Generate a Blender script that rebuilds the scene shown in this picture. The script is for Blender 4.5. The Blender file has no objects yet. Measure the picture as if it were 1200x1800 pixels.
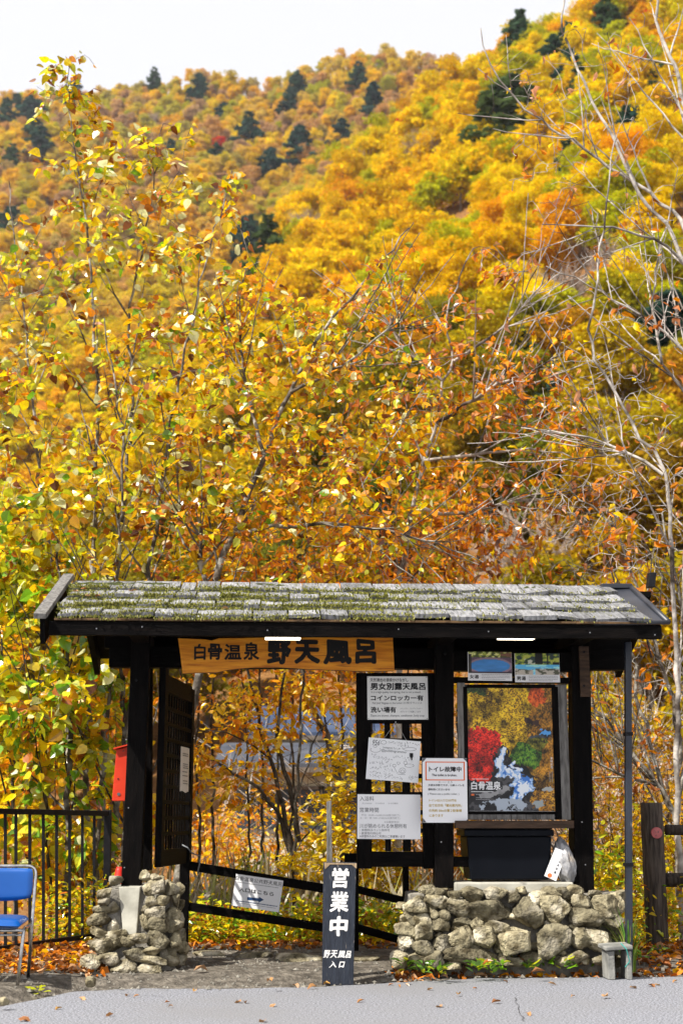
import bpy, math, random
import numpy as np
from mathutils import Vector, Matrix, noise as mnoise

random.seed(7)
RNG = np.random.default_rng(11)
scene = bpy.context.scene
COL = scene.collection
R = math.radians

# ------------------------------------------------------------------ camera
PITCH, EYE, FPX = R(12.19), 1.07, 2500.0
cam_data = bpy.data.cameras.new('camera')
cam = bpy.data.objects.new('camera', cam_data)
COL.objects.link(cam)
cam.location = (0, 0, EYE)
cam.rotation_euler = (math.pi / 2 + PITCH, 0, 0)
cam_data.sensor_fit = 'VERTICAL'
cam_data.sensor_height = 36.0
cam_data.lens = 50.0
cam_data.clip_end = 6000
cam_data.dof.use_dof = True
cam_data.dof.focus_distance = 10.7
cam_data.dof.aperture_fstop = 2.4
scene.camera = cam

# ------------------------------------------------------------------ sky, sun, exposure
TO_SUN = Vector((-0.74, -0.58, 0)).normalized() * math.cos(R(49)) + Vector((0, 0, math.sin(R(49))))
world = bpy.data.worlds.new('World')
scene.world = world
world.use_nodes = True
wn, wl = world.node_tree.nodes, world.node_tree.links
wn.clear()
w_out = wn.new('ShaderNodeOutputWorld')
w_sky = wn.new('ShaderNodeTexSky')
w_sky.sky_type = 'NISHITA'
w_sky.sun_disc = False
w_sky.sun_elevation = R(49)
w_sky.sun_rotation = math.atan2(TO_SUN.x, TO_SUN.y)
w_b1 = wn.new('ShaderNodeBackground'); w_b1.inputs[1].default_value = 0.10
w_b2 = wn.new('ShaderNodeBackground')                      # the thin bright cloud veil
w_b2.inputs[0].default_value = (0.965, 0.955, 1.0, 1); w_b2.inputs[1].default_value = 0.70
w_mix = wn.new('ShaderNodeMixShader'); w_mix.inputs[0].default_value = 0.86
wl.new(w_sky.outputs[0], w_b1.inputs[0])
wl.new(w_b1.outputs[0], w_mix.inputs[1]); wl.new(w_b2.outputs[0], w_mix.inputs[2])
wl.new(w_mix.outputs[0], w_out.inputs[0])

sun_data = bpy.data.lights.new('sun', 'SUN')
sun_data.energy = 5.0
sun_data.angle = R(0.6)
sun_data.color = (1.0, 0.95, 0.87)
sun = bpy.data.objects.new('sun', sun_data)
COL.objects.link(sun)
sun.location = (-20, -12, 30)
sun.rotation_euler = TO_SUN.to_track_quat('Z', 'Y').to_euler()

scene.view_settings.view_transform = 'Standard'
scene.view_settings.look = 'None'
scene.view_settings.exposure = 0.72
scene.view_settings.gamma = 1.0
scene.view_settings.use_curve_mapping = False
cy = scene.cycles
cy.max_bounces = 6; cy.diffuse_bounces = 3; cy.glossy_bounces = 2
cy.transmission_bounces = 3; cy.transparent_max_bounces = 6
cy.caustics_reflective = False; cy.caustics_refractive = False
cy.use_denoising = True
cy.denoiser = 'OPENIMAGEDENOISE'
cy.denoising_input_passes = 'RGB_ALBEDO_NORMAL'
cy.sample_clamp_indirect = 6.0

# ------------------------------------------------------------------ measuring the photograph (1200 x 1800)
FW = np.array([0, math.cos(PITCH), math.sin(PITCH)])
UP = np.array([0, -math.sin(PITCH), math.cos(PITCH)])
CAM = np.array([0, 0, EYE])
YAW = R(3.0)
GO = np.array([0, 10.5, 0.0])
GU = np.array([math.cos(YAW), math.sin(YAW), 0]); GN = np.array([-math.sin(YAW), math.cos(YAW), 0])
GM = Matrix.Translation(Vector(GO)) @ Matrix.Rotation(YAW, 4, 'Z')

def ray(px, py):
    return np.array([(px - 600) / FPX, 0, 0]) + (900 - py) / FPX * UP + FW
def at(px, py, Y):                      # world point seen at a pixel, Y metres in front of the camera
    d = ray(px, py); return CAM + d * (Y / d[1])
def GP(px, py, v):                      # the same in the gate's own frame (u along it, v deep, z up)
    d = ray(px, py); t = ((GO - CAM) @ GN + v) / (d @ GN); w = CAM + d * t
    return Vector(((w - GO) @ GU, v, w[2]))
def to_px(w):
    w = np.atleast_2d(w) - CAM; z = w @ FW
    return np.stack([600 + FPX * w[:, 0] / z, 900 - FPX * (w @ UP) / z, z], 1)

# ------------------------------------------------------------------ materials
MATS = {}
def new_mat(name):
    m = bpy.data.materials.new(name); m.use_nodes = True; m.node_tree.nodes.clear()
    MATS[name] = m
    return m, m.node_tree.nodes, m.node_tree.links
def rgba(c): return (c[0], c[1], c[2], 1)

def mat(name, c1, c2=None, scale=8, rough=0.7, bump=0.0, bscale=None, stretch=(1, 1, 1), rand=0.0, detail=6, metal=0.0,
        c3=None, scale3=2.0, lo=0.35, hi=0.65, spec=0.3, coord='Object', th3=(0.55, 0.62), dist=0.02):
    m, n, l = new_mat(name)
    out = n.new('ShaderNodeOutputMaterial'); b = n.new('ShaderNodeBsdfPrincipled')
    b.inputs['Roughness'].default_value = rough; b.inputs['Metallic'].default_value = metal
    b.inputs['Specular IOR Level'].default_value = spec
    l.new(b.outputs[0], out.inputs[0])
    if c2 is None:
        b.inputs['Base Color'].default_value = rgba(c1)
        return m
    tc = n.new('ShaderNodeTexCoord'); mp = n.new('ShaderNodeMapping'); mp.inputs['Scale'].default_value = stretch
    l.new(tc.outputs[coord], mp.inputs[0])
    vec = mp.outputs[0]
    oi = n.new('ShaderNodeObjectInfo')
    if rand:
        ad = n.new('ShaderNodeVectorMath'); ad.operation = 'ADD'
        sc = n.new('ShaderNodeMath'); sc.operation = 'MULTIPLY'; sc.inputs[1].default_value = 37.0
        l.new(oi.outputs['Random'], sc.inputs[0]); l.new(vec, ad.inputs[0]); l.new(sc.outputs[0], ad.inputs[1]); vec = ad.outputs[0]
    nz = n.new('ShaderNodeTexNoise'); nz.inputs['Scale'].default_value = scale; nz.inputs['Detail'].default_value = detail
    l.new(vec, nz.inputs['Vector'])
    rp = n.new('ShaderNodeValToRGB')
    rp.color_ramp.elements[0].position = lo; rp.color_ramp.elements[0].color = rgba(c1)
    rp.color_ramp.elements[1].position = hi; rp.color_ramp.elements[1].color = rgba(c2)
    l.new(nz.outputs[0], rp.inputs[0])
    col = rp.outputs[0]
    if c3 is not None:
        n3 = n.new('ShaderNodeTexNoise'); n3.inputs['Scale'].default_value = scale3; n3.inputs['Detail'].default_value = 5
        l.new(vec, n3.inputs['Vector'])
        r3 = n.new('ShaderNodeMapRange'); r3.inputs[1].default_value = th3[0]; r3.inputs[2].default_value = th3[1]
        l.new(n3.outputs[0], r3.inputs[0])
        mx = n.new('ShaderNodeMix'); mx.data_type = 'RGBA'; mx.inputs[7].default_value = rgba(c3)
        l.new(r3.outputs[0], mx.inputs[0]); l.new(col, mx.inputs[6]); col = mx.outputs[2]
    if rand:
        hs = n.new('ShaderNodeHueSaturation'); mr = n.new('ShaderNodeMapRange')
        mr.inputs[3].default_value = 1 - rand; mr.inputs[4].default_value = 1 + rand
        l.new(oi.outputs['Random'], mr.inputs[0]); l.new(mr.outputs[0], hs.inputs['Value']); l.new(col, hs.inputs['Color']); col = hs.outputs[0]
    l.new(col, b.inputs['Base Color'])
    if bump:
        n2 = n.new('ShaderNodeTexNoise'); n2.inputs['Scale'].default_value = bscale or scale * 2; n2.inputs['Detail'].default_value = 8
        l.new(vec, n2.inputs['Vector'])
        bp = n.new('ShaderNodeBump'); bp.inputs['Strength'].default_value = bump; bp.inputs['Distance'].default_value = dist
        l.new(n2.outputs[0], bp.inputs['Height']); l.new(bp.outputs[0], b.inputs['Normal'])
    return m

mat('dark_wood', (0.0022, 0.0019, 0.0019), (0.0055, 0.0044, 0.004), 5, 0.6, 0.25, 18, (6, 6, 1), rand=0.15, spec=0.04, c3=(0.010, 0.007, 0.006), scale3=6, th3=(0.62, 0.75))
mat('dark_wood_h', (0.0022, 0.0019, 0.0019), (0.0055, 0.0044, 0.004), 5, 0.6, 0.25, 18, (1, 6, 6), rand=0.15, spec=0.04, c3=(0.010, 0.007, 0.006), scale3=6, th3=(0.62, 0.75))
mat('brown_wood', (0.035, 0.020, 0.012), (0.09, 0.05, 0.028), 6, 0.7, 0.4, 18, (1, 6, 6), rand=0.2)
mat('grey_wood', (0.085, 0.08, 0.073), (0.21, 0.20, 0.185), 7, 0.8, 0.5, 20, (6, 6, 1), rand=0.25)
mat('log_wood', (0.030, 0.022, 0.017), (0.10, 0.078, 0.06), 7, 0.8, 0.6, 15, (7, 7, 0.7), rand=0.2)
mat('shingle_wood', (0.11, 0.11, 0.115), (0.28, 0.28, 0.285), 5, 0.85, 0.5, 12, (14, 1.3, 4), rand=0.34, c3=(0.12, 0.12, 0.07), scale3=2.0, th3=(0.55, 0.75), detail=6)
mat('moss', (0.11, 0.105, 0.02), (0.30, 0.26, 0.07), 30, 0.95)
mat('moss_dark', (0.02, 0.025, 0.006), (0.06, 0.07, 0.014), 20, 0.95, 0.6, 40)
mat('flashing', (0.012, 0.014, 0.020), (0.03, 0.034, 0.045), 3, 0.42, 0.1, 5, spec=0.5)
mat('stone', (0.070, 0.055, 0.028), (0.36, 0.315, 0.20), 13, 0.95, 1.0, 34, rand=0.42, c3=(0.50, 0.45, 0.34), scale3=6, detail=10, th3=(0.52, 0.68), dist=0.035)
mat('mortar', (0.10, 0.092, 0.075), (0.27, 0.25, 0.21), 10, 0.95, 0.9, 30, detail=10, dist=0.03)
mat('mortar_dark', (0.035, 0.03, 0.022), (0.10, 0.09, 0.07), 10, 0.95, 0.9, 30, detail=10)
mat('concrete', (0.27, 0.26, 0.215), (0.46, 0.445, 0.375), 6, 0.85, 0.3, 40, c3=(0.22, 0.21, 0.18), scale3=9, th3=(0.60, 0.70), detail=9, dist=0.008)
mat('asphalt', (0.078, 0.08, 0.09), (0.35, 0.36, 0.395), 75, 0.85, 0.8, 90, detail=4, c3=(0.20, 0.20, 0.205), scale3=0.8, th3=(0.40, 0.75), dist=0.01)
mat('concrete_grey', (0.14, 0.14, 0.13), (0.30, 0.295, 0.27), 9, 0.9, 0.6, 40, detail=9, dist=.01)
mat('paper', (0.90, 0.90, 0.90), (0.85, 0.85, 0.86), 3, 0.55, 0.1, 4)
mat('paper_grey', (0.88, 0.88, 0.85), (0.80, 0.80, 0.77), 3, 0.6)
mat('whiteboard', (0.90, 0.91, 0.91), (0.85, 0.86, 0.87), 2, 0.3)
mat('crack_dark', (0.03, 0.03, 0.032))
mat('ink', (0.012, 0.012, 0.014)); mat('ink_grey', (0.10, 0.10, 0.11)); mat('ink_light', (0.30, 0.30, 0.31))
mat('ink_blue', (0.02, 0.06, 0.16)); mat('ink_orange', (0.80, 0.17, 0.05)); mat('ink_gold', (0.52, 0.34, 0.02))
mat('ink_white', (0.78, 0.77, 0.76), (0.55, 0.54, 0.52), 40, 0.7, lo=0.3, hi=0.7, c3=(0.20, 0.20, 0.22), scale3=60, th3=(0.62, 0.70))
mat('white_print', (0.85, 0.85, 0.85))
mat('tack', (0.45, 0.45, 0.45), rough=0.3, metal=1.0)
mat('sign_wood', (0.66, 0.20, 0.008), (0.95, 0.38, 0.022), 3.5, 0.40, 0.2, 12, (0.9, 4, 9), detail=8, c3=(0.42, 0.11, 0.008), scale3=4.0, th3=(0.58, 0.70), spec=0.3)
mat('sign_bark', (0.05, 0.03, 0.015), (0.14, 0.08, 0.035), 12, 0.9, 0.8, 25)
mat('carved_ink', (0.010, 0.009, 0.009), rough=0.7)
mat('board_navy', (0.006, 0.009, 0.017), (0.018, 0.024, 0.038), 7, 0.5, 0.4, 20, (9, 9, 0.7), c3=(0.16, 0.14, 0.12), scale3=14, th3=(0.66, 0.72), spec=0.4)
mat('board_worn', (0.20, 0.14, 0.08), (0.36, 0.26, 0.16), 9, 0.8, 0.4, 25, (5, 5, 1))
mat('chrome', (0.62, 0.62, 0.62), (0.40, 0.39, 0.37), 30, 0.22, metal=1.0)
mat('vinyl_blue', (0.002, 0.070, 0.29), (0.003, 0.080, 0.34), 4, 0.30, 0.12, 6, spec=0.55)
mat('black_plastic', (0.0025, 0.0035, 0.006), (0.004, 0.005, 0.008), 4, 0.5, 0.05, 12, spec=0.1)
mat('black_metal', (0.004, 0.004, 0.005), (0.009, 0.009, 0.011), 10, 0.5, 0.1, 30, spec=0.2)
mat('pipe_paint', (0.010, 0.013, 0.020), (0.022, 0.027, 0.040), 6, 0.35, 0.15, 20, (3, 3, 0.4), c3=(0.20, 0.21, 0.24), scale3=7, th3=(0.66, 0.70), spec=0.5)
mat('red_paint', (0.55, 0.032, 0.010), (0.68, 0.05, 0.015), 5, 0.5, 0.1, 20, c3=(0.16, 0.05, 0.03), scale3=24, th3=(0.66, 0.72), spec=0.25)
mat('cone_red', (0.62, 0.02, 0.012), (0.70, 0.03, 0.018), 5, 0.45)
mat('rubber', (0.012, 0.012, 0.013), (0.03, 0.03, 0.03), 9, 0.8)
mat('pink_badge', (0.44, 0.10, 0.10), (0.58, 0.18, 0.17), 14, 0.7, 0.2, 30)
mat('bag_plastic', (0.26, 0.26, 0.27), (0.46, 0.45, 0.44), 9, 0.25, 0.7, 14, c3=(0.30, 0.24, 0.17), scale3=7, th3=(0.55, 0.70), spec=0.5)
mat('rope', (0.18, 0.19, 0.20)); mat('wire_white', (0.5, 0.5, 0.48)); mat('cord_teal', (0.05, 0.30, 0.26))
mat('house_wall', (0.42, 0.38, 0.26), (0.52, 0.47, 0.33), 2, 0.8)
mat('house_roof', (0.035, 0.05, 0.09), (0.055, 0.075, 0.125), 1.5, 0.8, 0.1, 3, spec=0.1)
mat('house_roof_grey', (0.05, 0.055, 0.07), (0.09, 0.095, 0.11), 1.5, 0.95, spec=0.05)
mat('house_glass', (0.03, 0.04, 0.05), rough=0.1, spec=0.6)
mat('house_trim', (0.10, 0.08, 0.06), (0.16, 0.13, 0.10), 4, 0.7)
mat('bark_dark', (0.022, 0.017, 0.012), (0.085, 0.068, 0.05), 12, 0.9, 0.8, 30, rand=0.1, c3=(0.20, 0.19, 0.16), scale3=7, th3=(0.55, 0.66), detail=8)
mat('bark_lichen', (0.045, 0.036, 0.028), (0.17, 0.145, 0.115), 10, 0.9, 0.8, 30, c3=(0.36, 0.34, 0.29), scale3=6, th3=(0.50, 0.62), detail=8)
mat('bark_pale', (0.20, 0.175, 0.15), (0.58, 0.53, 0.47), 7, 0.85, 0.5, 25, c3=(0.06, 0.045, 0.035), scale3=2.2, th3=(0.50, 0.62), detail=8)
mat('bark_brown', (0.05, 0.033, 0.02), (0.15, 0.10, 0.06), 12, 0.9, 0.6, 30)
mat('far_bark', (0.10, 0.08, 0.06), (0.20, 0.17, 0.14), 3, 0.9)
mat('bare_twigs', (0.24, 0.18, 0.14), (0.42, 0.33, 0.27), 0.6, 0.9)
mat('red_tree_leaf', (0.52, 0.03, 0.012), (0.70, 0.07, 0.02), 0.8, 0.7)

def mat_emit(name, c, s):
    m, n, l = new_mat(name)
    o = n.new('ShaderNodeOutputMaterial'); e = n.new('ShaderNodeEmission')
    e.inputs[0].default_value = rgba(c); e.inputs[1].default_value = s; l.new(e.outputs[0], o.inputs[0])
mat_emit('lamp_light', (1.0, 0.86, 0.64), 3.2)

def leaf_shader(n, l, col, trans=0.48, gloss=0.055, grough=0.27):
    o = n.new('ShaderNodeOutputMaterial')
    d = n.new('ShaderNodeBsdfDiffuse'); t = n.new('ShaderNodeBsdfTranslucent'); mx = n.new('ShaderNodeMixShader'); mx.inputs[0].default_value = trans
    l.new(col, d.inputs[0]); l.new(col, t.inputs[0]); l.new(d.outputs[0], mx.inputs[1]); l.new(t.outputs[0], mx.inputs[2])
    last = mx.outputs[0]
    if gloss:
        g = n.new('ShaderNodeBsdfGlossy'); g.inputs['Roughness'].default_value = grough
        m2 = n.new('ShaderNodeMixShader'); m2.inputs[0].default_value = gloss
        l.new(last, m2.inputs[1]); l.new(g.outputs[0], m2.inputs[2]); last = m2.outputs[0]
    l.new(last, o.inputs[0])

def mat_attr_leaf(name, **k):                 # every leaf carries its own colour
    m, n, l = new_mat(name)
    a = n.new('ShaderNodeAttribute'); a.attribute_name = 'Col'
    tc = n.new('ShaderNodeTexCoord'); nz = n.new('ShaderNodeTexNoise'); nz.inputs['Scale'].default_value = 30
    l.new(tc.outputs['Object'], nz.inputs['Vector'])
    mr = n.new('ShaderNodeMapRange'); mr.inputs[1].default_value = 0.3; mr.inputs[2].default_value = 0.7; mr.inputs[3].default_value = 0.72; mr.inputs[4].default_value = 1.15
    l.new(nz.outputs[0], mr.inputs[0])
    hs = n.new('ShaderNodeHueSaturation'); l.new(a.outputs['Color'], hs.inputs['Color']); l.new(mr.outputs[0], hs.inputs['Value'])
    leaf_shader(n, l, hs.outputs[0], **k)
mat_attr_leaf('leaf'); mat_attr_leaf('litter_leaf', trans=0.12, gloss=0.02); mat_attr_leaf('grass_blade', trans=0.35, gloss=0.03)

def mat_attr(name, rough=0.35, spec=0.4):          # flat print: the picture's colours
    m, n, l = new_mat(name)
    o = n.new('ShaderNodeOutputMaterial'); b = n.new('ShaderNodeBsdfPrincipled'); a = n.new('ShaderNodeAttribute'); a.attribute_name = 'Col'
    b.inputs['Roughness'].default_value = rough; b.inputs['Specular IOR Level'].default_value = spec
    l.new(a.outputs['Color'], b.inputs['Base Color']); l.new(b.outputs[0], o.inputs[0])
mat_attr('print')

def mat_forest(name, stops, far_stops=None, split=360.0, near_stops=None):
    m, n, l = new_mat(name)
    oi = n.new('ShaderNodeObjectInfo')
    def ramp(st):
        r = n.new('ShaderNodeValToRGB'); e = r.color_ramp.elements
        while len(e) < len(st): e.new(0.5)
        for k, (p, c) in enumerate(st): e[k].position = p; e[k].color = rgba(c)
        l.new(oi.outputs['Random'], r.inputs[0]); return r.outputs[0]
    col = ramp(stops)
    if far_stops:
        sx = n.new('ShaderNodeSeparateXYZ'); l.new(oi.outputs['Location'], sx.inputs[0])
        mr = n.new('ShaderNodeMapRange'); mr.inputs[1].default_value = split - 60; mr.inputs[2].default_value = split + 60
        l.new(sx.outputs[1], mr.inputs[0])
        mx = n.new('ShaderNodeMix'); mx.data_type = 'RGBA'; l.new(mr.outputs[0], mx.inputs[0]); l.new(col, mx.inputs[6]); l.new(ramp(far_stops), mx.inputs[7]); col = mx.outputs[2]
    if near_stops:
        if not far_stops: sx = n.new('ShaderNodeSeparateXYZ'); l.new(oi.outputs['Location'], sx.inputs[0])
        m3 = n.new('ShaderNodeMapRange'); m3.inputs[1].default_value = 135; m3.inputs[2].default_value = 105
        l.new(sx.outputs[1], m3.inputs[0]); m4 = n.new('ShaderNodeMix'); m4.data_type = 'RGBA'; l.new(m3.outputs[0], m4.inputs[0]); l.new(col, m4.inputs[6]); l.new(ramp(near_stops), m4.inputs[7]); col = m4.outputs[2]
    a = n.new('ShaderNodeAttribute'); a.attribute_name = 'Col'
    mu = n.new('ShaderNodeMix'); mu.data_type = 'RGBA'; mu.blend_type = 'MULTIPLY'; mu.inputs[0].default_value = 1
    l.new(col, mu.inputs[6]); l.new(a.outputs['Color'], mu.inputs[7])
    leaf_shader(n, l, mu.outputs[2], trans=0.36, gloss=0)
GOLD, YEL, YGR, ORA, RUS = (0.76, 0.51, 0.004), (0.80, 0.61, 0.006), (0.48, 0.48, 0.012), (0.78, 0.40, 0.006), (0.62, 0.36, 0.11)
mat_forest('forest_mix', [(0, GOLD), (0.25, YEL), (0.42, GOLD), (0.58, YGR), (0.78, YEL), (0.93, ORA), (1.0, (0.36, 0.34, 0.03))],
           [(0, GOLD), (0.2, (0.76, 0.44, 0.03)), (0.36, YGR), (0.5, (0.68, 0.48, 0.10)), (0.64, YEL), (0.78, RUS), (0.88, (0.50, 0.32, 0.18)), (1.0, YGR)],
           near_stops=[(0, (0.40, 0.36, 0.01)), (.25, (0.60, 0.36, 0.006)), (.5, (0.24, 0.23, 0.012)), (.7, (0.50, 0.25, 0.01)), (.85, (0.12, 0.15, 0.015)), (1, (0.60, 0.42, 0.01))])
for nm, a, b in (('golden', GOLD, (0.74, 0.48, 0.004)), ('yellow', YEL, (0.78, 0.57, 0.006)), ('olive', YGR, (0.44, 0.42, 0.01)), ('orange', ORA, (0.76, 0.40, 0.008)), ('russet', RUS, (0.60, 0.38, 0.15))):
    mat_forest('crown_' + nm, [(0, a), (1, b)])
mat_forest('crown_conifer', [(0, (0.035, 0.085, 0.070)), (0.6, (0.050, 0.10, 0.055)), (1, (0.08, 0.12, 0.035))])  # teal tones put the blue of distance haze into the crown colour
mat_forest('crown_red', [(0, (0.60, 0.03, 0.010)), (1, (0.55, 0.06, 0.012))])

# ------------------------------------------------------------------ mesh helpers
ORG = {}
def link(o): COL.objects.link(o); return o
def tag(o, label=None, cat=None, group=None, kind=None):
    if label: o['label'] = label
    if cat: o['category'] = cat
    if group: o['group'] = group
    if kind: o['kind'] = kind
    return o
def thing(name, label, cat, loc=(0, 0, 0), group=None, gate=True):
    o = bpy.data.objects.new(name, None); link(o); o.empty_display_size = 0.1
    loc = Vector(loc)
    o.matrix_world = (GM @ Matrix.Translation(loc)) if gate else Matrix.Translation(loc)
    ORG[o] = loc
    return tag(o, label, cat, group)
def part_empty(name, parent):
    o = bpy.data.objects.new(name, None); link(o); o.parent = parent; ORG[o] = ORG[parent]; o.empty_display_size = 0.1
    return o

class MB:
    def __init__(s): s.v, s.f, s.mi = [], [], []
    def add(s, vs, fs, mi=0):
        k = len(s.v); s.v += [tuple(x) for x in vs]; s.f += [tuple(i + k for i in f) for f in fs]; s.mi += [mi] * len(fs); return s
    def box(s, u0, u1, v0, v1, z0, z1, mi=0, taper=0.0):
        t = taper
        vs = [(u0, v0, z0), (u1, v0, z0), (u1, v1, z0), (u0, v1, z0), (u0 + t, v0 + t, z1), (u1 - t, v0 + t, z1), (u1 - t, v1 - t, z1), (u0 + t, v1 - t, z1)]
        return s.add(vs, [(3, 2, 1, 0), (4, 5, 6, 7), (0, 1, 5, 4), (1, 2, 6, 5), (2, 3, 7, 6), (3, 0, 4, 7)], mi)
    def hexa(s, lo, hi, mi=0):             # two quads of four corners
        return s.add(list(lo) + list(hi), [(3, 2, 1, 0), (4, 5, 6, 7), (0, 1, 5, 4), (1, 2, 6, 5), (2, 3, 7, 6), (3, 0, 4, 7)], mi)
    def beam(s, a, b, w, h, up=(0, 0, 1), mi=0):     # square bar from a to b
        a, b = Vector(a), Vector(b); d = (b - a).normalized(); x = d.cross(Vector(up)).normalized(); y = x.cross(d)
        q = lambda c: [c - x * w / 2 - y * h / 2, c + x * w / 2 - y * h / 2, c + x * w / 2 + y * h / 2, c - x * w / 2 + y * h / 2]
        return s.hexa(q(a), q(b), mi)
    def prism(s, poly, v0, v1, mi=0, mi_side=None):     # outline in (u, z), extruded along v
        n = len(poly)
        vs = [(p[0], v0, p[1]) for p in poly] + [(p[0], v1, p[1]) for p in poly]
        s.add(vs, [tuple(range(n)), tuple(range(2 * n - 1, n - 1, -1))], mi)
        k = len(s.v) - 2 * n
        for i in range(n):
            j = (i + 1) % n; s.f.append((k + i, k + n + i, k + n + j, k + j)); s.mi.append(mi if mi_side is None else mi_side)
        return s
    def tube(s, pts, rad, n=8, caps=True, mi=0):
        pts = [Vector(p) for p in pts]; K = len(pts)
        if not hasattr(rad, '__len__'): rad = [rad] * K
        k0 = len(s.v); x = None
        for i, p in enumerate(pts):
            d = (pts[min(i + 1, K - 1)] - pts[max(i - 1, 0)]).normalized()
            if x is None: x = d.orthogonal().normalized()
            x = (x - d * x.dot(d)); x = x.normalized() if x.length > 1e-6 else d.orthogonal().normalized()
            y = d.cross(x)
            for j in range(n):
                a = 2 * math.pi * j / n; s.v.append(tuple(p + (x * math.cos(a) + y * math.sin(a)) * rad[i]))
        for i in range(K - 1):
            for j in range(n):
                a, b = k0 + i * n + j, k0 + i * n + (j + 1) % n; s.f.append((a, b, b + n, a + n)); s.mi.append(mi)
        if caps:
            s.f.append(tuple(k0 + j for j in range(n - 1, -1, -1))); s.f.append(tuple(k0 + (K - 1) * n + j for j in range(n))); s.mi += [mi, mi]
        return s
    def build(s, name, mats, parent=None, smooth=False, bevel=0.0, origin=None):
        if isinstance(mats, str): mats = [mats]
        org = ORG[parent] if (parent is not None and parent in ORG) else Vector((0, 0, 0))
        if origin is not None: org = Vector(origin)
        me = bpy.data.meshes.new(name)
        me.from_pydata([(a[0] - org[0], a[1] - org[1], a[2] - org[2]) for a in s.v], [], s.f)
        for m in mats: me.materials.append(MATS[m])
        if len(mats) > 1: me.polygons.foreach_set('material_index', s.mi)
        if smooth: me.polygons.foreach_set('use_smooth', [True] * len(me.polygons))
        me.update()
        o = link(bpy.data.objects.new(name, me))
        if parent is not None: o.parent = parent; ORG[o] = org
        if bevel:
            b = o.modifiers.new('bevel', 'BEVEL'); b.width = bevel; b.segments = 2; b.limit_method = 'ANGLE'
        return o

def np_mesh(name, V, polys, mats, cols=None, mis=None, smooth=False):
    me = bpy.data.meshes.new(name)
    V = np.asarray(V, dtype=np.float32); me.vertices.add(len(V)); me.vertices.foreach_set('co', V.ravel())
    polys = [np.asarray(p, dtype=np.int32) for p in polys if len(p)]
    loops = np.concatenate([p.ravel() for p in polys]); tot = np.concatenate([np.full(len(p), p.shape[1], np.int32) for p in polys])
    st = np.concatenate([[0], np.cumsum(tot)[:-1]]).astype(np.int32)
    me.loops.add(len(loops)); me.loops.foreach_set('vertex_index', loops)
    me.polygons.add(len(tot)); me.polygons.foreach_set('loop_start', st); me.polygons.foreach_set('loop_total', tot)
    for m in ([mats] if isinstance(mats, str) else mats): me.materials.append(MATS[m])
    if mis is not None: me.polygons.foreach_set('material_index', np.asarray(mis, np.int32))
    me.polygons.foreach_set('use_smooth', np.full(len(tot), smooth))
    if cols is not None:
        c = np.ones((len(V), 4), np.float32); c[:, :3] = cols
        me.color_attributes.new('Col', 'FLOAT_COLOR', 'POINT').data.foreach_set('color', c.ravel())
    me.update(calc_edges=True); me.validate()
    return me
def obj(name, me, parent=None, loc=None, label=None, cat=None, group=None, kind=None):
    o = link(bpy.data.objects.new(name, me))
    if parent is not None: o.parent = parent
    if loc is not None: o.location = loc
    return tag(o, label, cat, group, kind)

# flat lettering -------------------------------------------------------------
def text_mesh(body, bold=0.0, wob=0.0, spacing=1.0):
    """flat lettering one unit high; heavier strokes are copies shifted by `bold`, each on its own thin layer (z = layer)"""
    c = bpy.data.curves.new('lettering', 'FONT'); c.body = body; c.size = 1.0; c.resolution_u = 3; c.space_character = spacing
    o = bpy.data.objects.new('lettering', c); link(o)
    dg = bpy.context.evaluated_depsgraph_get(); me = bpy.data.meshes.new_from_object(o.evaluated_get(dg), depsgraph=dg)
    bpy.data.objects.remove(o); bpy.data.curves.remove(c)
    n = len(me.vertices); V = np.zeros(n * 3, np.float32); me.vertices.foreach_get('co', V); V = V.reshape(-1, 3)
    if wob:
        for i in range(n):
            w = mnoise.noise_vector(Vector((V[i, 0] * 4, V[i, 1] * 4, 3.1))); V[i, 0] += w.x * wob; V[i, 1] += w.y * wob
    V[:, 2] = 0
    if bold >= .008:
        F = [tuple(p.vertices) for p in me.polygons]; K = 8; Vs, Fs = [V], list(F)
        for k in range(K):
            a = 2 * math.pi * (k + .3) / K; Vs.append(V + np.array([math.cos(a) * bold, math.sin(a) * bold, k + 1], np.float32)); Fs += [tuple(i + n * (k + 1) for i in f) for f in F]
        V = np.concatenate(Vs); bpy.data.meshes.remove(me); me = bpy.data.meshes.new('lettering'); me.from_pydata(V.tolist(), [], Fs)
    return me, V

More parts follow.
